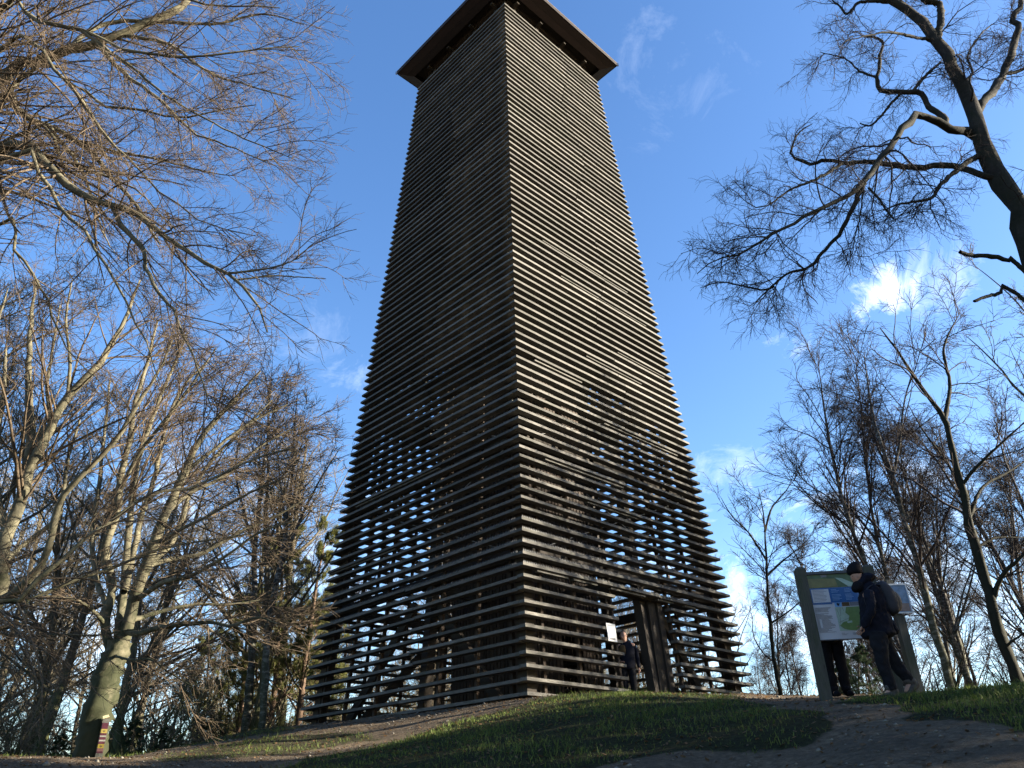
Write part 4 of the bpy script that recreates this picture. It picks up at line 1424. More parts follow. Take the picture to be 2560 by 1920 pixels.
def instance(name, parts, x, y, rz, s, label, cat, group, sz=1.0):
    o = empty(name, (x, y, H(x, y)))
    o.rotation_euler = (0, 0, rz)
    o.scale = (s, s, s * sz)
    tag(o, label, cat, group)
    for pn, me in parts:
        c = bpy.data.objects.new(pn, me)
        col.objects.link(c)
        c.parent = o
    return o


def clear_of(x, y):
    return math.hypot(x - TX, y - TY) > 9.0


rt = random.Random(5)
cand = []


def wood(n, ang0, ang1, r0, r1, tm, sc0, sc1, name, label, group, mind=1.6):
    k = 0
    tries = 0
    while k < n and tries < n * 60:
        tries += 1
        a = rad(rt.uniform(ang0, ang1))
        r_ = math.sqrt(rt.uniform(r0 * r0, r1 * r1))
        x, y = math.sin(a) * r_, math.cos(a) * r_
        if not clear_of(x, y) or any(math.hypot(x - p, y - q) < mind for p, q in cand):
            continue
        cand.append((x, y))
        instance(name, tmpl[rt.choice(tm)], x, y, rt.uniform(0, 6.28), rt.uniform(sc0, sc1), label, 'tree', group)
        k += 1


wood(25, -40, -16, 28, 46, (0, 1), 0.75, 1.15, 'oak_tree', 'bare brown tree in the crowded wood behind the big beech', 'bare trees of the wood left of the tower')
wood(24, -38, 10, 42, 75, (0, 1, 2, 3), 0.8, 1.2, 'oak_tree', 'bare tree standing far behind the tower', 'far bare trees behind the tower')
wood(12, 12, 26, 32, 52, (2, 3), 0.55, 0.78, 'oak_tree', 'bare tree in the far wood between tower and information board', 'bare trees right of the tower')
wood(15, 20, 36, 24, 50, (2, 3), 0.7, 1.0, 'birch_tree', 'bare tree backlit behind the information boards', 'backlit trees behind the boards')


def shrubs(n, ang0, ang1, r0, r1, s0, s1, label, group, dark=False):
    for _ in range(n):
        a = rad(rt.uniform(ang0, ang1))
        r_ = math.sqrt(rt.uniform(r0 * r0, r1 * r1))
        x, y = math.sin(a) * r_, math.cos(a) * r_
        if not clear_of(x, y):
            continue
        instance('shrub', shr_dark[0] if dark else shr[rt.choice((0, 1))], x, y, rt.uniform(0, 6.28), rt.uniform(s0, s1), label, 'shrub', group)


shrubs(36, -36, -15, 24, 40, 0.7, 1.5, 'leafless shrub in the undergrowth left of the tower', 'leafless shrubs left of the tower')
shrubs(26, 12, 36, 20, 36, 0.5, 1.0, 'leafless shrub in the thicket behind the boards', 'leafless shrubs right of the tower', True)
wood(20, -15, 15, 33, 50, (0, 1, 2), 0.5, 0.75, 'oak_tree', 'low bare tree seen only through the slats of the tower', 'low trees behind the tower')
shrubs(44, -15, 15, 32, 42, 0.9, 1.5, 'leafless shrub seen through the slats of the tower', 'leafless shrubs behind the tower')
# trees standing to the right of the view: their shade falls over slope and tower foot
for x, y, s, k in ((15, 3, 1.0, 0), (19, 8.5, 1.05, 1), (24, 10.5, 1.1, 0), (18, 20.5, 0.8, 2), (27, 5, 1.1, 1), (30, 18, 1.15, 0), (22, 21, 0.95, 1), (14, 8, .7, 3), (33, 11, 1.1, 1), (35, 23, 1.0, 0), (12.5, 11.5, 0.75, 3), (28, 25, 0.95, 1), (16.5, 20.6, .9, 0), (18.5, 20, .95, 1), (26, 21.5, 1.0, 0), (19.5, 19.5, .9, 0)):
    instance('oak_tree', tmpl[k], x, y, x * 1.3, s, 'bare tree on the hilltop right of the view', 'tree', 'hilltop trees to the right')


# ---- pines and young spruces
def needles_mesh(name, C, Dd, ln, w, per, rr_, mat, droop=0.0):
    """tufts: flat needle blades round points C along directions Dd"""
    m = len(C)
    idx = np.repeat(np.arange(m), per)
    n_ = len(idx)
    d = unit(Dd[idx] * 0.7 + rr_.normal(size=(n_, 3)) * 0.75 + np.array((0, 0, -droop)))
    L = ln * rr_.uniform(.6, 1.2, n_)
    side = unit(np.cross(d, rr_.normal(size=(n_, 3)))) * w
    p = C[idx] + rr_.normal(size=(n_, 3)) * ln * 0.25
    V = np.stack([p - side, p + side, p + d * L[:, None]], 1)
    me = np_mesh(name, V.reshape(-1, 3), np.arange(n_ * 3).reshape(-1, 3))
    me.materials.append(mat)
    return me


def pine_template(seed, h):
    T = Tree(seed)
    base = T.grow(np.array([[0, 0, -.3]]), np.array([[0.02, 0.03, 1.0]]), np.array([h]), np.array([.17]), np.array([.03]), 12, 0.03, (0, 0, 0.03))
    T.tubes('trunk', base, 8)
    p, d, Ln, R0 = T.kids(base, 60, 0.24, 0.99, 68, 10, 0.27, 0.32, droplen=0.7)
    c1 = T.grow(p, d, Ln, np.maximum(R0, .015), R0 * 0.2, 6, 0.10, (0, 0, 0.10))
    T.tubes('trunk', c1, 4)
    p, d, Ln, R0 = T.kids(c1, 9, 0.35, 1.0, 45, 10, 0.4, 0.5)
    c2 = T.grow(p, d, Ln, np.maximum(R0, .006), R0 * 0.3, 4, 0.14, (0, 0, 0.12))
    T.tubes('trunk', c2, 3)
    t_ = T.r.uniform(0.35, 1.0, (len(c2[0]), 6))
    C, Dd = [], []
    for j in range(6):
        i = np.clip((t_[:, j] * 4).astype(int), 0, 3)
        a = np.arange(len(i))
        f = (t_[:, j] * 4 - i)[:, None]
        C.append(c2[0][a, i] * (1 - f) + c2[0][a, i + 1] * f)
        Dd.append(unit(c2[0][a, i + 1] - c2[0][a, i]))
    me = needles_mesh('pine_needles', np.concatenate(C), np.concatenate(Dd), 0.17, 0.009, 19, T.r, M['needle'])
    print('pine tris', len(me.polygons))
    return [('trunk', T.mesh('trunk', 'pine_wood', M['pine_bark'])), ('crown', me)]


def spruce_template(seed, h):
    T = Tree(seed)
    base = T.grow(np.array([[0, 0, -.2]]), np.array([[0.0, 0.0, 1.0]]), np.array([h]), np.array([.03]), np.array([.008]), 8, 0.02, (0, 0, 0.03))
    T.tubes('trunk', base, 6)
    p, d, Ln, R0 = T.kids(base, 60, 0.08, 0.99, 80, 8, 0.42, 0.4, droplen=0.85)
    c1 = T.grow(p, d, Ln, np.maximum(R0, .006), R0 * 0.3, 5, 0.06, (0, 0, -0.05))
    T.tubes('trunk', c1, 3)
    p, d, Ln, R0 = T.kids(c1, 8, 0.2, 1.0, 50, 8, 0.35, 0.5, flat=0.3)
    c2 = T.grow(p, d, Ln, np.maximum(R0, .004), R0 * 0.3, 3, 0.06, (0, 0, -0.06))
    T.tubes('trunk', c2, 3)
    C, Dd = [], []
    for j in range(5):
        f = (j + .5) / 5 * 3
        i = int(min(f, 2.99))
        g = f - i
        C.append(c2[0][:, i] * (1 - g) + c2[0][:, i + 1] * g)
        Dd.append(unit(c2[0][:, i + 1] - c2[0][:, i]))
    me = needles_mesh('spruce_needles', np.concatenate(C), np.concatenate(Dd), 0.07, 0.006, 8, T.r, M['spruce'], 0.1)
    return [('trunk', T.mesh('trunk', 'spruce_wood', M['pine_bark'])), ('crown', me)]


pineT = pine_template(61, 11.0)
sprT = spruce_template(62, 2.4)
for px, Y, s, lb in ((748, 29, 0.80, 'tall olive green pine close to the left side of the tower'), (670, 30, 0.84, 'olive green pine behind the pair of birch trunks'),
                     (590, 31, 0.66, 'lower green pine between big beech and birch trunks'), (500, 32, 0.55, 'small pine farthest left in the wood'), (780, 44, 0.95, 'pine seen through the edge of the tower slats')):
    x = at(px, 1850, Y)[0]
    instance('pine_tree', pineT, x, Y, px * .7, s, lb, 'pine tree', None)
for px, Y, s, lb in ((150, 21.5, 0.55, 'dark young spruce left of the big beech foot'), (196, 20.2, 0.42, 'low spruce sapling hugging the beech foot'), (330, 22.5, 0.6, 'dark young spruce right of the waymarker'),
                     (400, 24, 0.55, 'spruce sapling under the low beech limb')):
    x = at(px, 1880, Y)[0]
    instance('spruce_sapling', sprT, x, Y, px * .7, s, lb, 'spruce', None)
for px, Y, s, lb in ((2175, 15.0, 0.45, 'small spruce seen below the big board between the legs'), (1845, 25, 0.7, 'young spruce at the right foot of the tower'), (2120, 17.5, 0.5, 'spruce sapling behind the standing visitor')):
    x = at(px, 1740, Y)[0]
    instance('spruce_sapling', sprT, x, Y, px * .7, s, lb, 'spruce', None)
for x, y, s in ((13.5, 4.2, .9), (16.0, 1.5, 1.0), (18.5, 5.6, 1.1), (12.0, 1.0, .75), (21, 3.0, 1.0), (23, 7.0, 1.1), (14.2, 10.3, .95), (16.5, 9.4, 1.05), (19.5, 11.0, 1.1)):  # unseen pines, added to cast solid shade on slope and boards
    instance('pine_tree', pineT, x, y, x * 2.1, s, 'unseen dense pine added right of the view for its shade', 'pine tree', 'unseen pines added to the right for shade')

# ------------------------------------------------------------------ boards, notice, waymarker
def sheet(mb, o, ux, uz, x0, x1, z0, z1, d, off, nn):
    """thin rectangle on a board: coordinates in metres from the panel's lower left corner"""
    c = o + ux * (x0 + x1) / 2 + uz * (z0 + z1) / 2 + nn * off
    return mb.box(c, ux, -nn, uz, (x1 - x0) / 2, d / 2, (z1 - z0) / 2)


def poly_sheet(name, o, ux, uz, pts, off, nn, mat, parent):
    V = [o + ux * x + uz * z + nn * off for x, z in pts]
    c = np.mean(V, axis=0)
    me = bpy.data.meshes.new(name)
    n = len(V)
    W = [tuple(v - c) for v in V] + [tuple(v - c - nn * 0.0015) for v in V]
    me.from_pydata(W, [], [list(range(n)), list(range(2 * n - 1, n - 1, -1))] + [[i, i + n, (i + 1) % n + n, (i + 1) % n] for i in range(n)])
    return link(name, me, mat, parent, Vector(c))


M['white'] = plain('printed_white', (0.36, 0.37, 0.41), 0.45, 0.4, 0.04, 3)
M['blue'] = plain('printed_blue', (0.006, 0.065, 0.21), 0.4, 0.4, 0.05, 3)
M['lightblue'] = plain('printed_light_blue', (0.10, 0.24, 0.45), 0.4, 0.4, 0.05, 3)
M['mapgreen'] = plain('printed_map_green', (0.095, 0.155, 0.05), 0.45, 0.4, 0.18, 14)
M['mappale'] = plain('printed_map_pale', (0.24, 0.32, 0.27), 0.45, 0.4, 0.15, 12)
M['photogreen'] = plain('printed_field_green', (0.045, 0.075, 0.03), 0.45, 0.4, 0.35, 9)
M['photoyellow'] = plain('printed_field_yellow', (0.12, 0.11, 0.035), 0.45, 0.4, 0.2, 9)
M['ink'] = plain('grey_ink', (0.12, 0.12, 0.14), 0.5, 0.3)
M['ink_pale'] = plain('pale_ink', (0.15, 0.25, 0.42), 0.5, 0.3)
M['black'] = plain('black_ink', (0.01, 0.01, 0.015), 0.5, 0.3)
M['alu'] = plain('aluminium_frame', (0.4, 0.41, 0.43), 0.4, 0.5, 0.1, 20, 0.4)
M['paper'] = plain('white_notice', (0.82, 0.81, 0.77), 0.5, 0.3, 0.02)
M['plum'] = plain('plum_paint', (0.05, 0.01, 0.018), 0.5, 0.3)
M['yellow'] = plain('yellow_paint', (0.16, 0.12, 0.015), 0.5, 0.3)
M['olive_y'] = plain('dull_yellow_paint', (0.22, 0.17, 0.04), 0.5, 0.3)
M['pink'] = plain('pink_paint', (0.12, 0.055, 0.05), 0.5, 0.3)
M['cream'] = plain('cream_paint', (0.18, 0.17, 0.15), 0.5, 0.3)


def post_with_cap(name, base, top, w, mat, parent, ux):
    mb = MB()
    mb.bar(base, top, w, w, side=ux)
    d = unit(np.asarray(top) - np.asarray(base))
    mb.bar(np.asarray(top) - d * .002, np.asarray(top) + d * 0.035, w, w, side=ux, taper=0.55)
    return mb.build(name, mat, parent)


yaw = rad(-5)
ux = np.array((math.cos(yaw), math.sin(yaw), 0))
nn = np.array((math.sin(yaw), -math.cos(yaw), 0))       # towards the camera
YB = 12.0
zl = H(4.42, YB)
board = empty('information_board', (4.9, YB, zl))
tag(board, 'large information board with blue banner and green map between two square wooden posts', 'information board')
pl = np.array((4.42, YB + 0.04, 0.0))
pr = pl + ux * 1.02
post_with_cap('post', pl + UZ * (zl - .3), pl + UZ * (3.17 + CAMZ), 0.15, M['greypost'], board, ux)
post_with_cap('post', pr + UZ * (H(pr[0], pr[1]) - .3), pr + UZ * (3.15 + CAMZ), 0.15, M['greypost'], board, ux)
PW, PH = 0.865, 0.97
o = pl + ux * 0.078 + UZ * (2.10 + CAMZ) + nn * 0.02
mb = MB()
sheet(mb, o, ux, UZ, 0, PW, 0, PH, 0.03, -0.015, nn)
panel = mb.build('panel', M['white'], board)
mb = MB()
sheet(mb, o, ux, UZ, 0, PW, PH + .002, PH + .045, 0.07, 0.0, nn)
mb.build('top_rail', M['dark_metal'], board)
mb = MB()
sheet(mb, o, ux, UZ, 0, PW, -.014, -.002, 0.04, -0.01, nn)
mb.build('bottom_rail', M['dark_metal'], board)


def prn(name, x0, x1, z0, z1, off, mat):
    mb = MB()
    sheet(mb, o, ux, UZ, x0, x1, z0, z1, 0.0015, off, nn)
    return mb.build(name, mat, board)


prn('photo_print', 0.0, PW, 0.765, PH, 0.003, M['photogreen'])
poly_sheet('photo_print', o, ux, UZ, [(0.0, .77), (.44, .772), (.42, .90), (.0, .915)], 0.006, nn, M['photoyellow'], board)
poly_sheet('photo_print', o, ux, UZ, [(0.42, .915), (.52, .90), (.78, .77), (.60, .77)], 0.006, nn, M['mappale'], board)
poly_sheet('photo_print', o, ux, UZ, [(0.22, .925), (.30, .93), (.31, .965), (.21, .965)], 0.006, nn, M['ink'], board)
prn('blue_banner', 0.0, PW, 0.535, 0.763, 0.003, M['blue'])
prn('blue_banner', 0.0, .30, 0.515, 0.533, 0.003, M['blue'])
prn('text_block', 0.025, .285, 0.545, 0.745, 0.006, M['white'])
prn('emblem_field', 0.33, .435, .47, .533, 0.003, M['lightblue'])
poly_sheet('emblem', o, ux, UZ, [(.365, .495), (.385, .48), (.40, .50), (.41, .525), (.39, .52), (.375, .528), (.36, .52)], 0.006, nn, M['black'], board)
prn('photo_print', 0.44, .55, .475, .533, 0.003, M['litter'])
prn('photo_print', 0.555, .70, .475, .533, 0.003, M['ink'])
prn('map_print', 0.325, PW - .02, .115, .465, 0.003, M['mappale'])
poly_sheet('map_area', o, ux, UZ, [(.49, .463), (.72, .463), (.80, .37), (.78, .20), (.70, .118), (.50, .118), (.40, .14), (.34, .19), (.40, .24), (.48, .26), (.51, .33), (.46, .38)], 0.006, nn, M['mapgreen'], board)
poly_sheet('map_area', o, ux, UZ, [(.46, .225), (.53, .23), (.53, .26), (.455, .25)], 0.009, nn, M['mappale'], board)
rl = MB()
for a, b_ in (((.345, .44), (.37, .3)), ((.37, .3), (.34, .19)), ((.34, .19), (.45, .12)), ((.34, .24), (.5, .30)), ((.40, .46), (.38, .33)), ((.43, .46), (.44, .40)), ((.60, .12), (.66, .30)), ((.66, .30), (.80, .33))):
    A = o + ux * a[0] + UZ * a[1] + nn * 0.0095
    B = o + ux * b_[0] + UZ * b_[1] + nn * 0.0095
    rl.bar(A, B, 0.004, 0.001, side=np.cross(B - A, nn))
rl.build('map_roads', M['ink'], board, kind='stuff')
tl = MB()
tr_ = random.Random(3)
for z_ in np.linspace(.565, .73, 9):
    sheet(tl, o, ux, UZ, .045, .045 + tr_.uniform(.16, .215), z_, z_ + .006, .001, .008, nn)
zz = .465
while zz > .10:
    if tr_.random() > .12:
        if zz < .30 and zz > .17:
            sheet(tl, o, ux, UZ, .02, .06, zz, zz + .005, .001, .004, nn)
            sheet(tl, o, ux, UZ, .09, .09 + tr_.uniform(.10, .19), zz, zz + .005, .001, .004, nn)
        else:
            sheet(tl, o, ux, UZ, .02, .02 + tr_.uniform(.12, .25), zz, zz + .005, .001, .004, nn)
    zz -= .0125
for x_ in (.34, .50, .66):
    for q in range(3):
        sheet(tl, o, ux, UZ, x_, x_ + tr_.uniform(.04, .11), .08 - q * .013, .084 - q * .013, .001, .004, nn)
tl.build('text_lines', M['ink'], board, kind='stuff')
tl = MB()
for x_ in (.32, .52, .70):
    for q in range(9):
        if q != 3:
            sheet(tl, o, ux, UZ, x_, x_ + tr_.uniform(.08, .14), .73 - q * .02, .736 - q * .02, .001, .006, nn)
tl.build('banner_text_lines', M['ink_pale'], board, kind='stuff')

# small framed board behind
YS = 12.6
xs = 6.09
sb = empty('framed_panel_sign', (xs, YS, H(xs, YS)))
tag(sb, 'small framed landscape panel on a single green stained post behind the rucksack', 'information sign')
mb = MB()
mb.bar((xs, YS + .09, H(xs, YS) - .3), (xs, YS + .09, 2.56 + CAMZ), .13, .13, side=(1, 0, 0))
mb.bar((xs - .02, YS + .09, 2.561 + CAMZ), (xs - .02, YS + .09, 3.12 + CAMZ), .11, .11, side=(1, 0, 0))
mb.build('post', M['greypost'], sb)
so = np.array((5.80, YS, 2.57 + CAMZ))
sx, sn = np.array((1., 0, 0)), np.array((0, -1., 0))
mb = MB()
sheet(mb, so, sx, UZ, 0.02, .47, 0.02, .45, .015, 0, sn)
mb.build('panel', M['lightblue'], sb)
for a in ((0, .49, 0, .022), (0, .49, .448, .47), (0, .022, .024, .446), (.468, .49, .024, .446)):
    mb = MB()
    sheet(mb, so, sx, UZ, *a, .03, .006, sn)
    mb.build('frame', M['alu'], sb)
M['sky_print'] = plain('printed_dusk_sky', (0.13, 0.19, 0.28), 0.35, 0.5, 0.35, 12)
M['heath_print'] = plain('printed_heath', (0.17, 0.11, 0.09), 0.35, 0.5, 0.3, 15)
mb = MB()
sheet(mb, so, sx, UZ, .03, .46, .16, .44, .002, .010, sn)
mb.build('sky_print', M['sky_print'], sb)
mb = MB()
sheet(mb, so, sx, UZ, .03, .46, .03, .158, .002, .010, sn)
mb.build('heath_print', M['heath_print'], sb)

# notice on the slats left of the doorway
h_ = 3.53 - 2.0434
s_n = t_half(h_) + 0.012
nc = face_pt(0, 0.324, s_n, 3.535 + CAMZ)
t0_, n0_ = face_axes(0)
no = tag(empty('paper_notice', nc), 'bright white notice sheet fixed to the slats left of the doorway', 'notice')
upv = unit(UZ * 1.0 - n0_ * 0.078)
mb = MB()
mb.box(nc, t0_, n0_, upv, .158, .004, .205)
mb.build('sheet', M['paper'], no)
mb = MB()
for i, (w_, z_) in enumerate(((.05, .165), (.09, .15), (.0, 0), (.10, .06), (.08, .03), (.10, 0.0), (.06, -.03))):
    if w_:
        mb.box(nc + n0_ * .0055 + upv * z_ - t0_ * (.13 - w_), t0_, n0_, upv, w_, .0008, .003)
for q in range(3):
    mb.box(nc + n0_ * .0055 - upv * (.135 + q * .014), t0_, n0_, upv, .09, .0008, .0045)
mb.build('text_lines', M['ink'], no, kind='stuff')

# waymarker
wx, wy = at(246, 1894, 15.0)[:2]
wz = H(wx, wy)
wm = tag(empty('waymarker_post', (wx, wy, wz)), 'short waymarker post with plum, yellow and white trail plates by the path', 'waymarker')
a_w = rad(28)
wu = np.array((math.cos(a_w), math.sin(a_w), 0))
wn = np.array((math.sin(a_w), -math.cos(a_w), 0))
pw = 0.115
mb = MB()
top_ = wz + 0.66
mb.bar((wx, wy, wz - .2), (wx, wy, top_), pw, pw, side=wu)
mb.build('post', M['greypost'], wm)
mb = MB()
mb.bar((wx - .012, wy, top_ + .002), np.array((wx - .03, wy, top_ + .05)), pw * .98, pw, side=wu, taper=.8)
mb.build('cut_top', M['cutwood'], wm)
wbase = np.array((wx, wy, wz))
for side, (d1, d2) in enumerate(((wu, wn), (wn, -wu))):
    z_ = .56
    for cc, hh in (('plum', .10), ('olive_y', .07), ('plum', .035), ('cream', .03), ('plum', .04), ('cream', .03), ('plum', .04), ('yellow', .07), ('pink', .05), ('plum', .03)):
        if side == 1 and cc == 'cream':
            cc = 'plum'
        mb = MB()
        mb.box(wbase + d2 * (pw / 2 + .003) + UZ * (z_ - hh / 2 + .03), d1, -d2, UZ, pw * .43, .003, hh / 2 - .0015)
        pz = mb.build('trail_plate', M[cc], wm)
        if cc in ('yellow', 'olive_y') and side == 0:
            m2 = MB()
            m2.box(wbase + d2 * (pw / 2 + .007) + UZ * (z_ - hh / 2 + .03), d1, -d2, UZ, pw * .16, .0006, .008)
            q_ = m2.build('pictogram', M['black'], None)
            q_.parent = pz
            q_.location = Vector(q_.location) - Vector(pz.location) - Vector(wm.location)
        z_ -= hh

# ------------------------------------------------------------------ people
M['skin'] = plain('skin', (0.30, 0.17, 0.12), 0.55, 0.4, 0.1, 20)
M['navy'] = plain('navy_jacket', (0.005, 0.006, 0.012), 0.85, 0.12, 0.3, 9, bmp=.6)
M['blackcloth'] = plain('black_cloth', (0.004, 0.004, 0.006), 0.85, 0.15, 0.3, 9, bmp=.6)
M['jeans'] = plain('dark_trousers', (0.006, 0.0065, 0.009), 0.85, 0.15, 0.35, 12, bmp=.6)
M['boot'] = plain('grey_brown_boot', (0.05, 0.045, 0.04), 0.7, 0.2, 0.3, 25)
M['pack'] = plain('rucksack_canvas', (0.022, 0.022, 0.028), 0.7, 0.25, 0.25, 10, bmp=.4)
M['packtan'] = plain('rucksack_brown_panel', (0.13, 0.095, 0.07), 0.75, 0.2, 0.25, 10, bmp=.4)
M['beige'] = plain('beige_puffer', (0.26, 0.22, 0.16), 0.75, 0.2, 0.2, 10)
M['hair'] = plain('grey_brown_hair', (0.06, 0.05, 0.042), 0.7, 0.3, 0.4, 40)
M['brownvest'] = plain('brown_jumper', (0.06, 0.04, 0.02), 0.85, 0.1, 0.2, 10)
M['glove'] = plain('patterned_glove', (0.18, 0.18, 0.18), 0.85, 0.1, 0.8, 45)
M['eye'] = plain('eye', (0.02, 0.015, 0.01), 0.2, 0.6)


FOLD = bpy.data.textures.new('cloth_folds', 'CLOUDS')
FOLD.noise_scale = 0.11
FOLD.noise_depth = 2


def sweep(name, path, radii, mat, parent, side=(0, 1, 0), n=18, lumps=0.0, seed=0, sub=True):
    """closed lofted body along a path; radii = (half width along side, half width across)"""
    r_ = np.random.RandomState(seed)
    P = np.asarray(path, float)
    m = len(P)
    T_ = unit(np.gradient(P, axis=0))
    V = []
    for i in range(m):
        t_ = T_[i]
        s = np.asarray(side, float)
        s = unit(s - t_ * s.dot(t_))
        u = np.cross(t_, s)
        a, b_ = radii[i]
        for j in range(n):
            an = 2 * math.pi * j / n
            k = 1 + lumps * r_.normal() * .5
            V.append(P[i] + s * a * math.cos(an) * k + u * b_ * math.sin(an) * k)
    V += [P[0] - T_[0] * min(radii[0]) * .25, P[-1] + T_[-1] * min(radii[-1]) * .25]
    F_ = []
    for i in range(m - 1):
        for j in range(n):
            k = (j + 1) % n
            F_.append([i * n + j, i * n + k, (i + 1) * n + k, (i + 1) * n + j])
    for j in range(n):
        k = (j + 1) % n
        F_.append([m * n, k, j])
        F_.append([m * n + 1, (m - 1) * n + j, (m - 1) * n + k])
    V = np.array(V)
    c = V.mean(0)
    me = bpy.data.meshes.new(name)
    me.from_pydata([tuple(v) for v in V - c], [], F_)
    me.polygons.foreach_set('use_smooth', [True] * len(me.polygons))
    ob = link(name, me, mat, parent, Vector(c))
    if sub:
        ob.modifiers.new('s', 'SUBSURF').render_levels = 2
        ob.modifiers[-1].levels = 1
        if lumps > .045:
            ob.modifiers[-1].render_levels = 3
            ob.modifiers[-1].levels = 3
            dm = ob.modifiers.new('folds', 'DISPLACE')
            dm.texture = FOLD
            dm.texture_coords = 'GLOBAL'
            dm.strength = 0.045
            dm.mid_level = 0.5
    return ob


def skin_obj(name, V, E_, R_, mat, parent, roots=(0,), sub=2):
    V = np.array([np.asarray(v, float) for v in V])
    c = V.mean(0)
    me = bpy.data.meshes.new(name)
    me.from_pydata([tuple(v) for v in V - c], E_, [])
    ob = link(name, me, mat, parent, Vector(c))
    md = ob.modifiers.new('skin', 'SKIN')
    md.use_smooth_shade = True
    for i, r_ in enumerate(R_):
        sv = me.skin_vertices[0].data[i]
        sv.radius = r_ if isinstance(r_, tuple) else (r_, r_)
        sv.use_root = i in roots
    s2 = ob.modifiers.new('sub', 'SUBSURF')
    s2.levels = s2.render_levels = sub
    return ob


def body(parent, J, k=1.0):
    """one continuous body under the clothes: pelvis, chest, neck, head, arms, legs"""
    names = list(J)
    ix = {q: i for i, q in enumerate(names)}
    Rr = dict(pelvis=.115, waist=.105, chest=.13, neck=.055, jaw=.07, head=.088, crown=.06, nose=.012,
              sL=.065, sR=.065, eL=.042, eR=.042, wL=.028, wR=.028, hL=.085, hR=.085, kL=.058, kR=.058, aL=.04, aR=.04, tL=.032, tR=.032)
    EE = [('pelvis', 'waist'), ('waist', 'chest'), ('chest', 'neck'), ('neck', 'jaw'), ('jaw', 'head'), ('head', 'crown'), ('jaw', 'nose'),
          ('chest', 'sL'), ('sL', 'eL'), ('eL', 'wL'), ('chest', 'sR'), ('sR', 'eR'), ('eR', 'wR'),
          ('pelvis', 'hL'), ('hL', 'kL'), ('kL', 'aL'), ('aL', 'tL'), ('pelvis', 'hR'), ('hR', 'kR'), ('kR', 'aR'), ('aR', 'tR')]
    return skin_obj('body', [J[q] for q in names], [(ix[a], ix[b_]) for a, b_ in EE], [Rr[q] * k for q in names], M['skin'], parent, (ix['pelvis'],))


def hand(parent, w, d, pn, s=1.0, curl=0.5, mat='skin', thumb=1):
    """five separate bent fingers rooted in a palm; w wrist, d direction, pn palm normal"""
    d = unit(np.asarray(d, float))
    pn = np.asarray(pn, float)
    pn = unit(pn - d * pn.dot(d))
    sd = np.cross(d, pn)
    V, E_, R_, roots = [np.asarray(w, float)], [], [(.022 * s, .016 * s)], [0]
    V.append(w + d * .05 * s)
    E_.append((0, 1))
    R_.append((.036 * s, .015 * s))
    V.append(w + d * .085 * s)
    E_.append((1, 2))
    R_.append((.038 * s, .012 * s))
    for i, (off, ln_) in enumerate(((-.03, .062), (-.010, .074), (.010, .080), (.030, .070))):
        k = len(V)
        p = w + d * .075 * s + sd * off * s
        a1 = unit(d + pn * curl * .5)
        a2 = unit(d + pn * curl * 1.4)
        V += [p, p + a1 * ln_ * .5 * s, p + a1 * ln_ * .5 * s + a2 * ln_ * .5 * s]
        E_ += [(k, k + 1), (k + 1, k + 2)]
        R_ += [.009 * s, .0085 * s, .007 * s]
        roots.append(k)
    k = len(V)
    p = w + d * .03 * s + sd * .03 * thumb * s
    a1 = unit(d * .7 + sd * .8 * thumb + pn * .3)
    V += [p, p + a1 * .035 * s, p + a1 * .035 * s + unit(d + pn * .5) * .03 * s]
    E_ += [(k, k + 1), (k + 1, k + 2)]
    R_ += [.011 * s, .010 * s, .008 * s]
    roots.append(k)
    return skin_obj('hand', V, E_, R_, M[mat], parent, tuple(roots), 1)


def shoe(parent, ankle, toe, heel, w=.048, mat='boot'):
    a, t_, h_ = (np.asarray(q, float) for q in (ankle, toe, heel))
    pts = [h_ + (a - h_) * .10, h_ + (t_ - h_) * .14 + (a - h_) * .28, h_ + (t_ - h_) * .38 + (a - h_) * .30, h_ + (t_ - h_) * .66 + (a - h_) * .08, t_]
    o_ = sweep('boot', pts, [(w * .7, .035), (w * .92, .062), (w, .058), (w * 1.05, .040), (w * .75, .025)], M[mat], parent, n=14)
    sweep('boot_shaft', [a + (a - h_) * .9, a, a - (a - h_) * .55], [(.058, .062), (.056, .06), (.05, .07)], M[mat], parent, n=14)
    return o_


# --- reader in beanie with rucksack, leaning forward
YP = 11.25


def q3(x, y, dy=0.0):       # coordinates read off the enlarged crop of the reader
    return at(1900 + x / 3.686, 1350 + y / 3.686, YP + dy)


g = H(q3(1210, 1430)[0], YP)
p1 = tag(empty('person', (q3(1150, 1430)[0], YP, g)), 'person in black beanie and dark coat with rucksack, stepping forward to read the big board', 'person')
J = dict(pelvis=q3(1090, 850), waist=q3(1070, 720), chest=q3(1020, 560), neck=q3(950, 425), jaw=q3(885, 362), head=q3(885, 318), crown=q3(893, 270), nose=q3(846, 350),
         sL=q3(1000, 480, -.19), eL=q3(1030, 660, -.26), wL=q3(955, 780, -.16), sR=q3(1000, 480, .19), eR=q3(1010, 660, .26), wR=q3(940, 780, .16),
         hL=q3(1085, 880, -.10), kL=q3(1125, 1120, -.11), aL=q3(1213, 1370, -.10), tL=q3(1165, 1425, -.10),
         hR=q3(1100, 880, .10), kR=q3(1235, 1130, .12), aR=q3(1385, 1300, .12), tR=q3(1345, 1410, .12))
body(p1, J)
sweep('coat', [q3(1105, 895), q3(1095, 860), q3(1075, 780), q3(1060, 700), q3(1045, 620), q3(1030, 540), q3(1010, 480), q3(975, 430), q3(950, 405)],
      [(.19, .245), (.19, .24), (.185, .22), (.18, .205), (.19, .195), (.20, .18), (.205, .15), (.14, .115), (.09, .09)], M['navy'], p1, lumps=.09, seed=1)
sweep('coat_tail', [q3(1180, 760), q3(1215, 830), q3(1262, 868)], [(.15, .10), (.13, .075), (.06, .02)], M['navy'], p1, lumps=.09, seed=2)
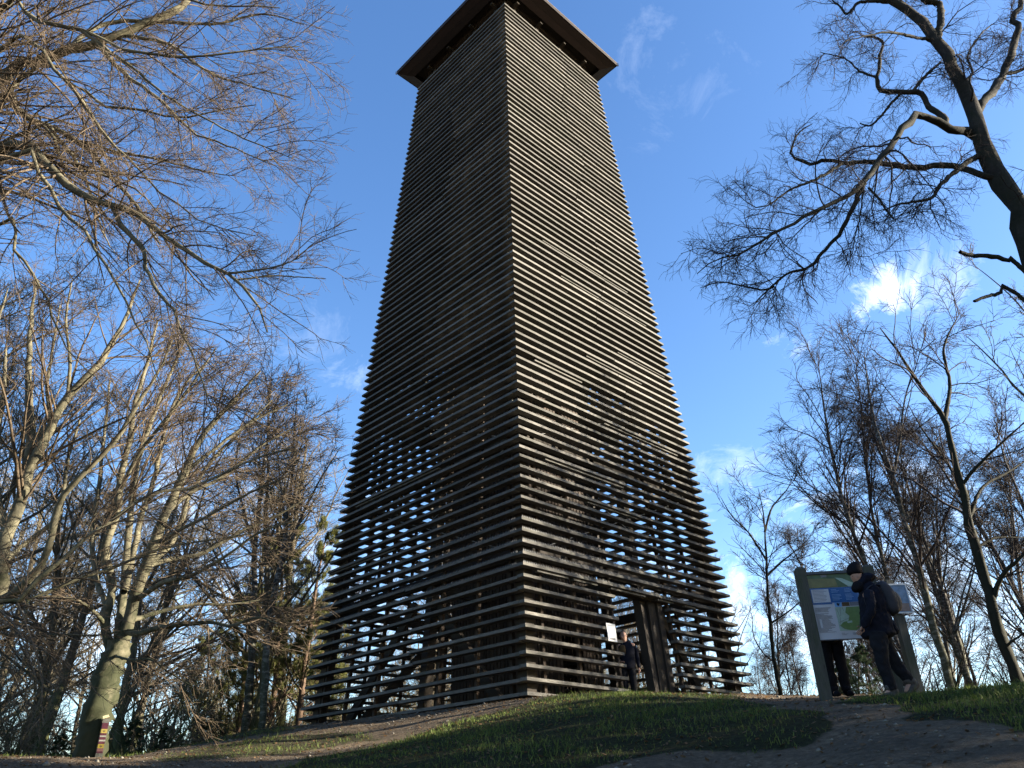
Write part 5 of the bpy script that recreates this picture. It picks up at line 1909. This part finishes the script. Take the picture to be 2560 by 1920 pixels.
sweep('hood', [q3(895, 425), q3(935, 385), q3(985, 345), q3(1035, 350), q3(1060, 365)], [(.07, .05), (.12, .085), (.135, .08), (.11, .05), (.05, .02)], M['navy'], p1, lumps=.09, seed=3)
sweep('scarf', [q3(905, 470), q3(900, 425), q3(905, 395)], [(.10, .075), (.11, .085), (.085, .065)], M['blackcloth'], p1, lumps=.06, seed=4)
for sg in (-1, 1):
    sweep('sleeve', [q3(1000, 470, sg * .17), q3(1015, 560, sg * .25), q3(1025, 650, sg * .27), q3(1000, 720, sg * .24), q3(965, 775, sg * .18), q3(945, 790, sg * .15)],
          [(.068, .072), (.068, .07), (.062, .066), (.058, .06), (.05, .052), (.045, .045)], M['navy'], p1, lumps=.09, seed=5 + sg)
    hand(p1, q3(945, 790, sg * .15), q3(920, 850, sg * .12) - q3(945, 790, sg * .15), (-.3, -sg, 0), 1.0, .5, 'skin', 1)
sweep('beanie', [q3(876, 318), q3(872, 300), q3(874, 268), q3(882, 238), q3(892, 214), q3(900, 203)], [(.098, .112), (.103, .116), (.102, .112), (.09, .088), (.06, .048), (.02, .015)], M['blackcloth'], p1, n=20, lumps=.02, seed=9)
for sg in (-1, 1):
    sweep('ear', [q3(905, 345, sg * .078), q3(907, 330, sg * .085)], [(.008, .014), (.008, .016)], M['skin'], p1, n=8)
    sweep('eye', [q3(853, 334, sg * .032), q3(851, 334, sg * .032)], [(.011, .008), (.009, .006)], M['eye'], p1, n=8, sub=False)
sweep('trouser_leg', [q3(1085, 850, -.09), q3(1095, 930, -.10), q3(1110, 1030, -.11), q3(1128, 1120, -.11), q3(1165, 1230, -.11), q3(1205, 1340, -.10), q3(1220, 1385, -.10)],
      [(.12, .135), (.105, .125), (.09, .105), (.078, .09), (.075, .085), (.07, .078), (.068, .078)], M['jeans'], p1, lumps=.06, seed=11)
sweep('trouser_leg', [q3(1110, 860, .09), q3(1140, 940, .10), q3(1190, 1040, .12), q3(1240, 1130, .12), q3(1300, 1210, .12), q3(1360, 1275, .12), q3(1385, 1300, .12)],
      [(.12, .13), (.105, .12), (.09, .105), (.078, .09), (.074, .084), (.07, .078), (.068, .075)], M['jeans'], p1, lumps=.06, seed=12)
shoe(p1, q3(1222, 1385, -.10), q3(1118, 1442, -.10), q3(1285, 1440, -.10))
shoe(p1, q3(1390, 1305, .12), q3(1345, 1435, .12), q3(1465, 1325, .12))

rk = tag(empty('rucksack', q3(1200, 560)), 'dark rucksack with brown outer pocket worn on the back of the beanie wearer', 'rucksack')
sweep('bag', [q3(1085, 400), q3(1110, 425), q3(1145, 480), q3(1180, 550), q3(1205, 620), q3(1212, 668), q3(1210, 690)],
      [(.10, .06), (.14, .095), (.155, .12), (.16, .135), (.16, .13), (.14, .10), (.09, .05)], M['pack'], rk, lumps=.04, seed=21)
sweep('outer_pocket', [q3(1218, 480), q3(1240, 520), q3(1262, 580), q3(1265, 640), q3(1240, 672)], [(.07, .03), (.11, .05), (.125, .06), (.12, .055), (.08, .03)], M['packtan'], rk, lumps=.04, seed=22)
for sg in (-1, 1):
    sweep('shoulder_strap', [q3(1105, 420, sg * .10), q3(1050, 405, sg * .13), q3(985, 440, sg * .17), q3(955, 520, sg * .17), q3(985, 620, sg * .17), q3(1080, 660, sg * .16)],
          [(.028, .010)] * 6, M['pack'], rk, n=8, seed=23)
sweep('grab_loop', [q3(1115, 415), q3(1128, 392), q3(1142, 400), q3(1148, 430)], [(.012, .008)] * 4, M['pack'], rk, n=8)

# --- visitor standing behind the big board (only legs and a gloved arm show below it)
YV = 12.75


def q4(x, y, dy=0.0):
    return at(1900 + x / 3.686, 1350 + y / 3.686, YV + dy)


gx_ = q4(765, 1470)[0]
gz = H(gx_, YV)
p2 = tag(empty('person', (gx_, YV, gz)), 'person in black trousers standing behind the big board, legs and gloved hand showing below', 'person')
V0 = np.array((gx_, YV, gz))


def w2(x, z, dy=0.0):
    return V0 + np.array((x, dy, z))


J2 = dict(pelvis=w2(-.02, .93), waist=w2(-.02, 1.08), chest=w2(-.02, 1.28), neck=w2(-.02, 1.43), jaw=w2(-.02, 1.50, -.02), head=w2(-.02, 1.56), crown=w2(-.02, 1.62), nose=w2(-.02, 1.53, -.10),
          sL=w2(-.19, 1.37), eL=w2(-.25, 1.10), wL=w2(-.22, .92, -.10), sR=w2(.15, 1.37), eR=w2(.20, 1.08, .02), wR=w2(.14, .88, -.10),
          hL=w2(-.12, .88), kL=w2(-.12, .50, -.02), aL=w2(-.11, .09), tL=w2(-.11, .04, -.12), hR=w2(.08, .88), kR=w2(.09, .50, -.02), aR=w2(.10, .09), tR=w2(.10, .04, -.12))
body(p2, J2, .95)
sweep('coat', [w2(-.03, .80), w2(-.03, .90), w2(-.02, 1.05), w2(-.02, 1.2), w2(-.02, 1.34), w2(-.02, 1.42)], [(.15, .225), (.155, .225), (.15, .20), (.15, .20), (.13, .20), (.07, .08)], M['blackcloth'], p2, lumps=.09, seed=31)
for x_, sd_ in ((-.115, 32), (.09, 33)):
    sweep('trouser_leg', [w2(x_ * .8, .90), w2(x_, .75), w2(x_, .50), w2(x_, .28), w2(x_, .08)], [(.10, .11), (.095, .105), (.08, .088), (.075, .08), (.075, .082)], M['blackcloth'], p2, lumps=.09, seed=sd_)
    shoe(p2, w2(x_, .10), w2(x_ + .02, .04, -.17), w2(x_, .045, .06), .045, 'blackcloth')
for k_ in range(3):
    sweep('puffer_sleeve', [w2(.15 + .005 * k_, 1.02 - .065 * k_, -.06 - .02 * k_), w2(.152 + .005 * k_, .99 - .065 * k_, -.07 - .02 * k_), w2(.155 + .005 * k_, .96 - .065 * k_, -.08 - .02 * k_)], [(.045, .045), (.062, .06), (.045, .045)], M['beige'], p2, n=12)
sweep('coat_sleeve', [w2(-.19, 1.37), w2(-.25, 1.1), w2(-.22, .93, -.08)], [(.06, .06), (.06, .06), (.05, .05)], M['blackcloth'], p2, n=12)
hand(p2, w2(-.22, .93, -.08), (0, -.1, -1), (1, 0, 0), .95, .4, 'skin')
hand(p2, w2(.17, .80, -.12), (.25, -.1, -1), (-1, 0, 0), 1.25, .5, 'glove')
sweep('beanie', [w2(-.02, 1.55), w2(-.02, 1.60), w2(-.02, 1.66), w2(-.02, 1.685)], [(.09, .085), (.092, .087), (.06, .055), (.02, .02)], M['blackcloth'], p2, n=14)

# --- man in the doorway, head bowed
YD = 19.6


def q5(x, y, dy=0.0):
    return at(1450 + x / 5.35, 1450 + y / 5.35, YD + dy)


dx_ = q5(672, 1560)[0]
dz_ = 3.60
p3 = tag(empty('person', (dx_, YD, dz_)), 'short haired man in dark jacket standing in the tower doorway with head bowed', 'person')
D0_ = np.array((dx_, YD, dz_))


def w3(x, z, dy=0.0):
    return D0_ + np.array((x, dy, z))


J3 = dict(pelvis=w3(0, .98), waist=w3(0, 1.13), chest=w3(-.01, 1.34), neck=w3(-.02, 1.52, -.02), jaw=w3(-.05, 1.60, -.08), head=w3(-.035, 1.68, -.05), crown=w3(-.03, 1.75, -.02), nose=w3(-.10, 1.60, -.16),
          sL=w3(-.20, 1.45), eL=w3(-.27, 1.16, -.05), wL=w3(-.18, 1.0, -.22), sR=w3(.20, 1.45), eR=w3(.26, 1.15, .03), wR=w3(.27, .88, -.05),
          hL=w3(-.10, .92), kL=w3(-.11, .52, -.02), aL=w3(-.12, .10), tL=w3(-.14, .05, -.13), hR=w3(.10, .92), kR=w3(.11, .52, -.02), aR=w3(.12, .10), tR=w3(.14, .05, -.13))
body(p3, J3)
sweep('jacket', [w3(0, .86), w3(0, .95), w3(0, 1.1), w3(0, 1.25), w3(0, 1.40), w3(-.01, 1.48), w3(-.02, 1.53)], [(.15, .21), (.155, .215), (.14, .205), (.15, .22), (.14, .23), (.10, .15), (.07, .08)], M['navy'], p3, lumps=.04, seed=41)
sweep('jumper_front', [w3(-.10, 1.18, -.12), w3(-.10, 1.30, -.13), w3(-.08, 1.42, -.11)], [(.035, .08), (.04, .10), (.03, .07)], M['brownvest'], p3, n=12)
sweep('sleeve', [w3(.19, 1.44), w3(.245, 1.3, .01), w3(.262, 1.15, .02), w3(.268, 1.0, -.01), w3(.27, .90, -.05)], [(.065, .065), (.062, .062), (.055, .055), (.05, .05), (.045, .042)], M['navy'], p3, n=14)
sweep('sleeve', [w3(-.19, 1.44), w3(-.25, 1.3, -.01), w3(-.27, 1.16, -.05), w3(-.23, 1.07, -.15), w3(-.18, 1.01, -.21)], [(.065, .065), (.062, .062), (.055, .055), (.05, .05), (.042, .042)], M['navy'], p3, n=14)
hand(p3, w3(.27, .89, -.05), (0.0, -.15, -1), (-1, 0, 0), 1.05, .5)
hand(p3, w3(-.18, 1.01, -.22), (.3, -.9, .1), (0, 0, -1), 1.05, .6)
sweep('hair', [w3(-.02, 1.66, .02), w3(-.02, 1.70, .0), w3(-.022, 1.75, -.015), w3(-.025, 1.785, -.03), w3(-.03, 1.80, -.035)], [(.085, .092), (.10, .096), (.095, .088), (.065, .06), (.02, .02)], M['hair'], p3, n=16, lumps=.04, seed=44)
for sg in (-1, 1):
    sweep('ear', [w3(-.035 + sg * .088, 1.63, -.03), w3(-.035 + sg * .09, 1.67, -.03)], [(.014, .008), (.016, .008)], M['skin'], p3, n=8)
    sweep('eye', [w3(-.07 + sg * .032, 1.655, -.135), w3(-.07 + sg * .032, 1.655, -.14)], [(.010, .007), (.008, .005)], M['eye'], p3, n=8, sub=False)
for x_ in (-.105, .105):
    sweep('trouser_leg', [w3(x_ * .85, .95), w3(x_, .75), w3(x_, .5, -.01), w3(x_ * 1.05, .3), w3(x_ * 1.1, .06)], [(.105, .11), (.095, .10), (.078, .082), (.072, .075), (.07, .075)], M['jeans'], p3, lumps=.04, seed=45)
    shoe(p3, w3(x_ * 1.1, .10), w3(x_ * 1.25, .04, -.19), w3(x_ * 1.1, .045, .06))
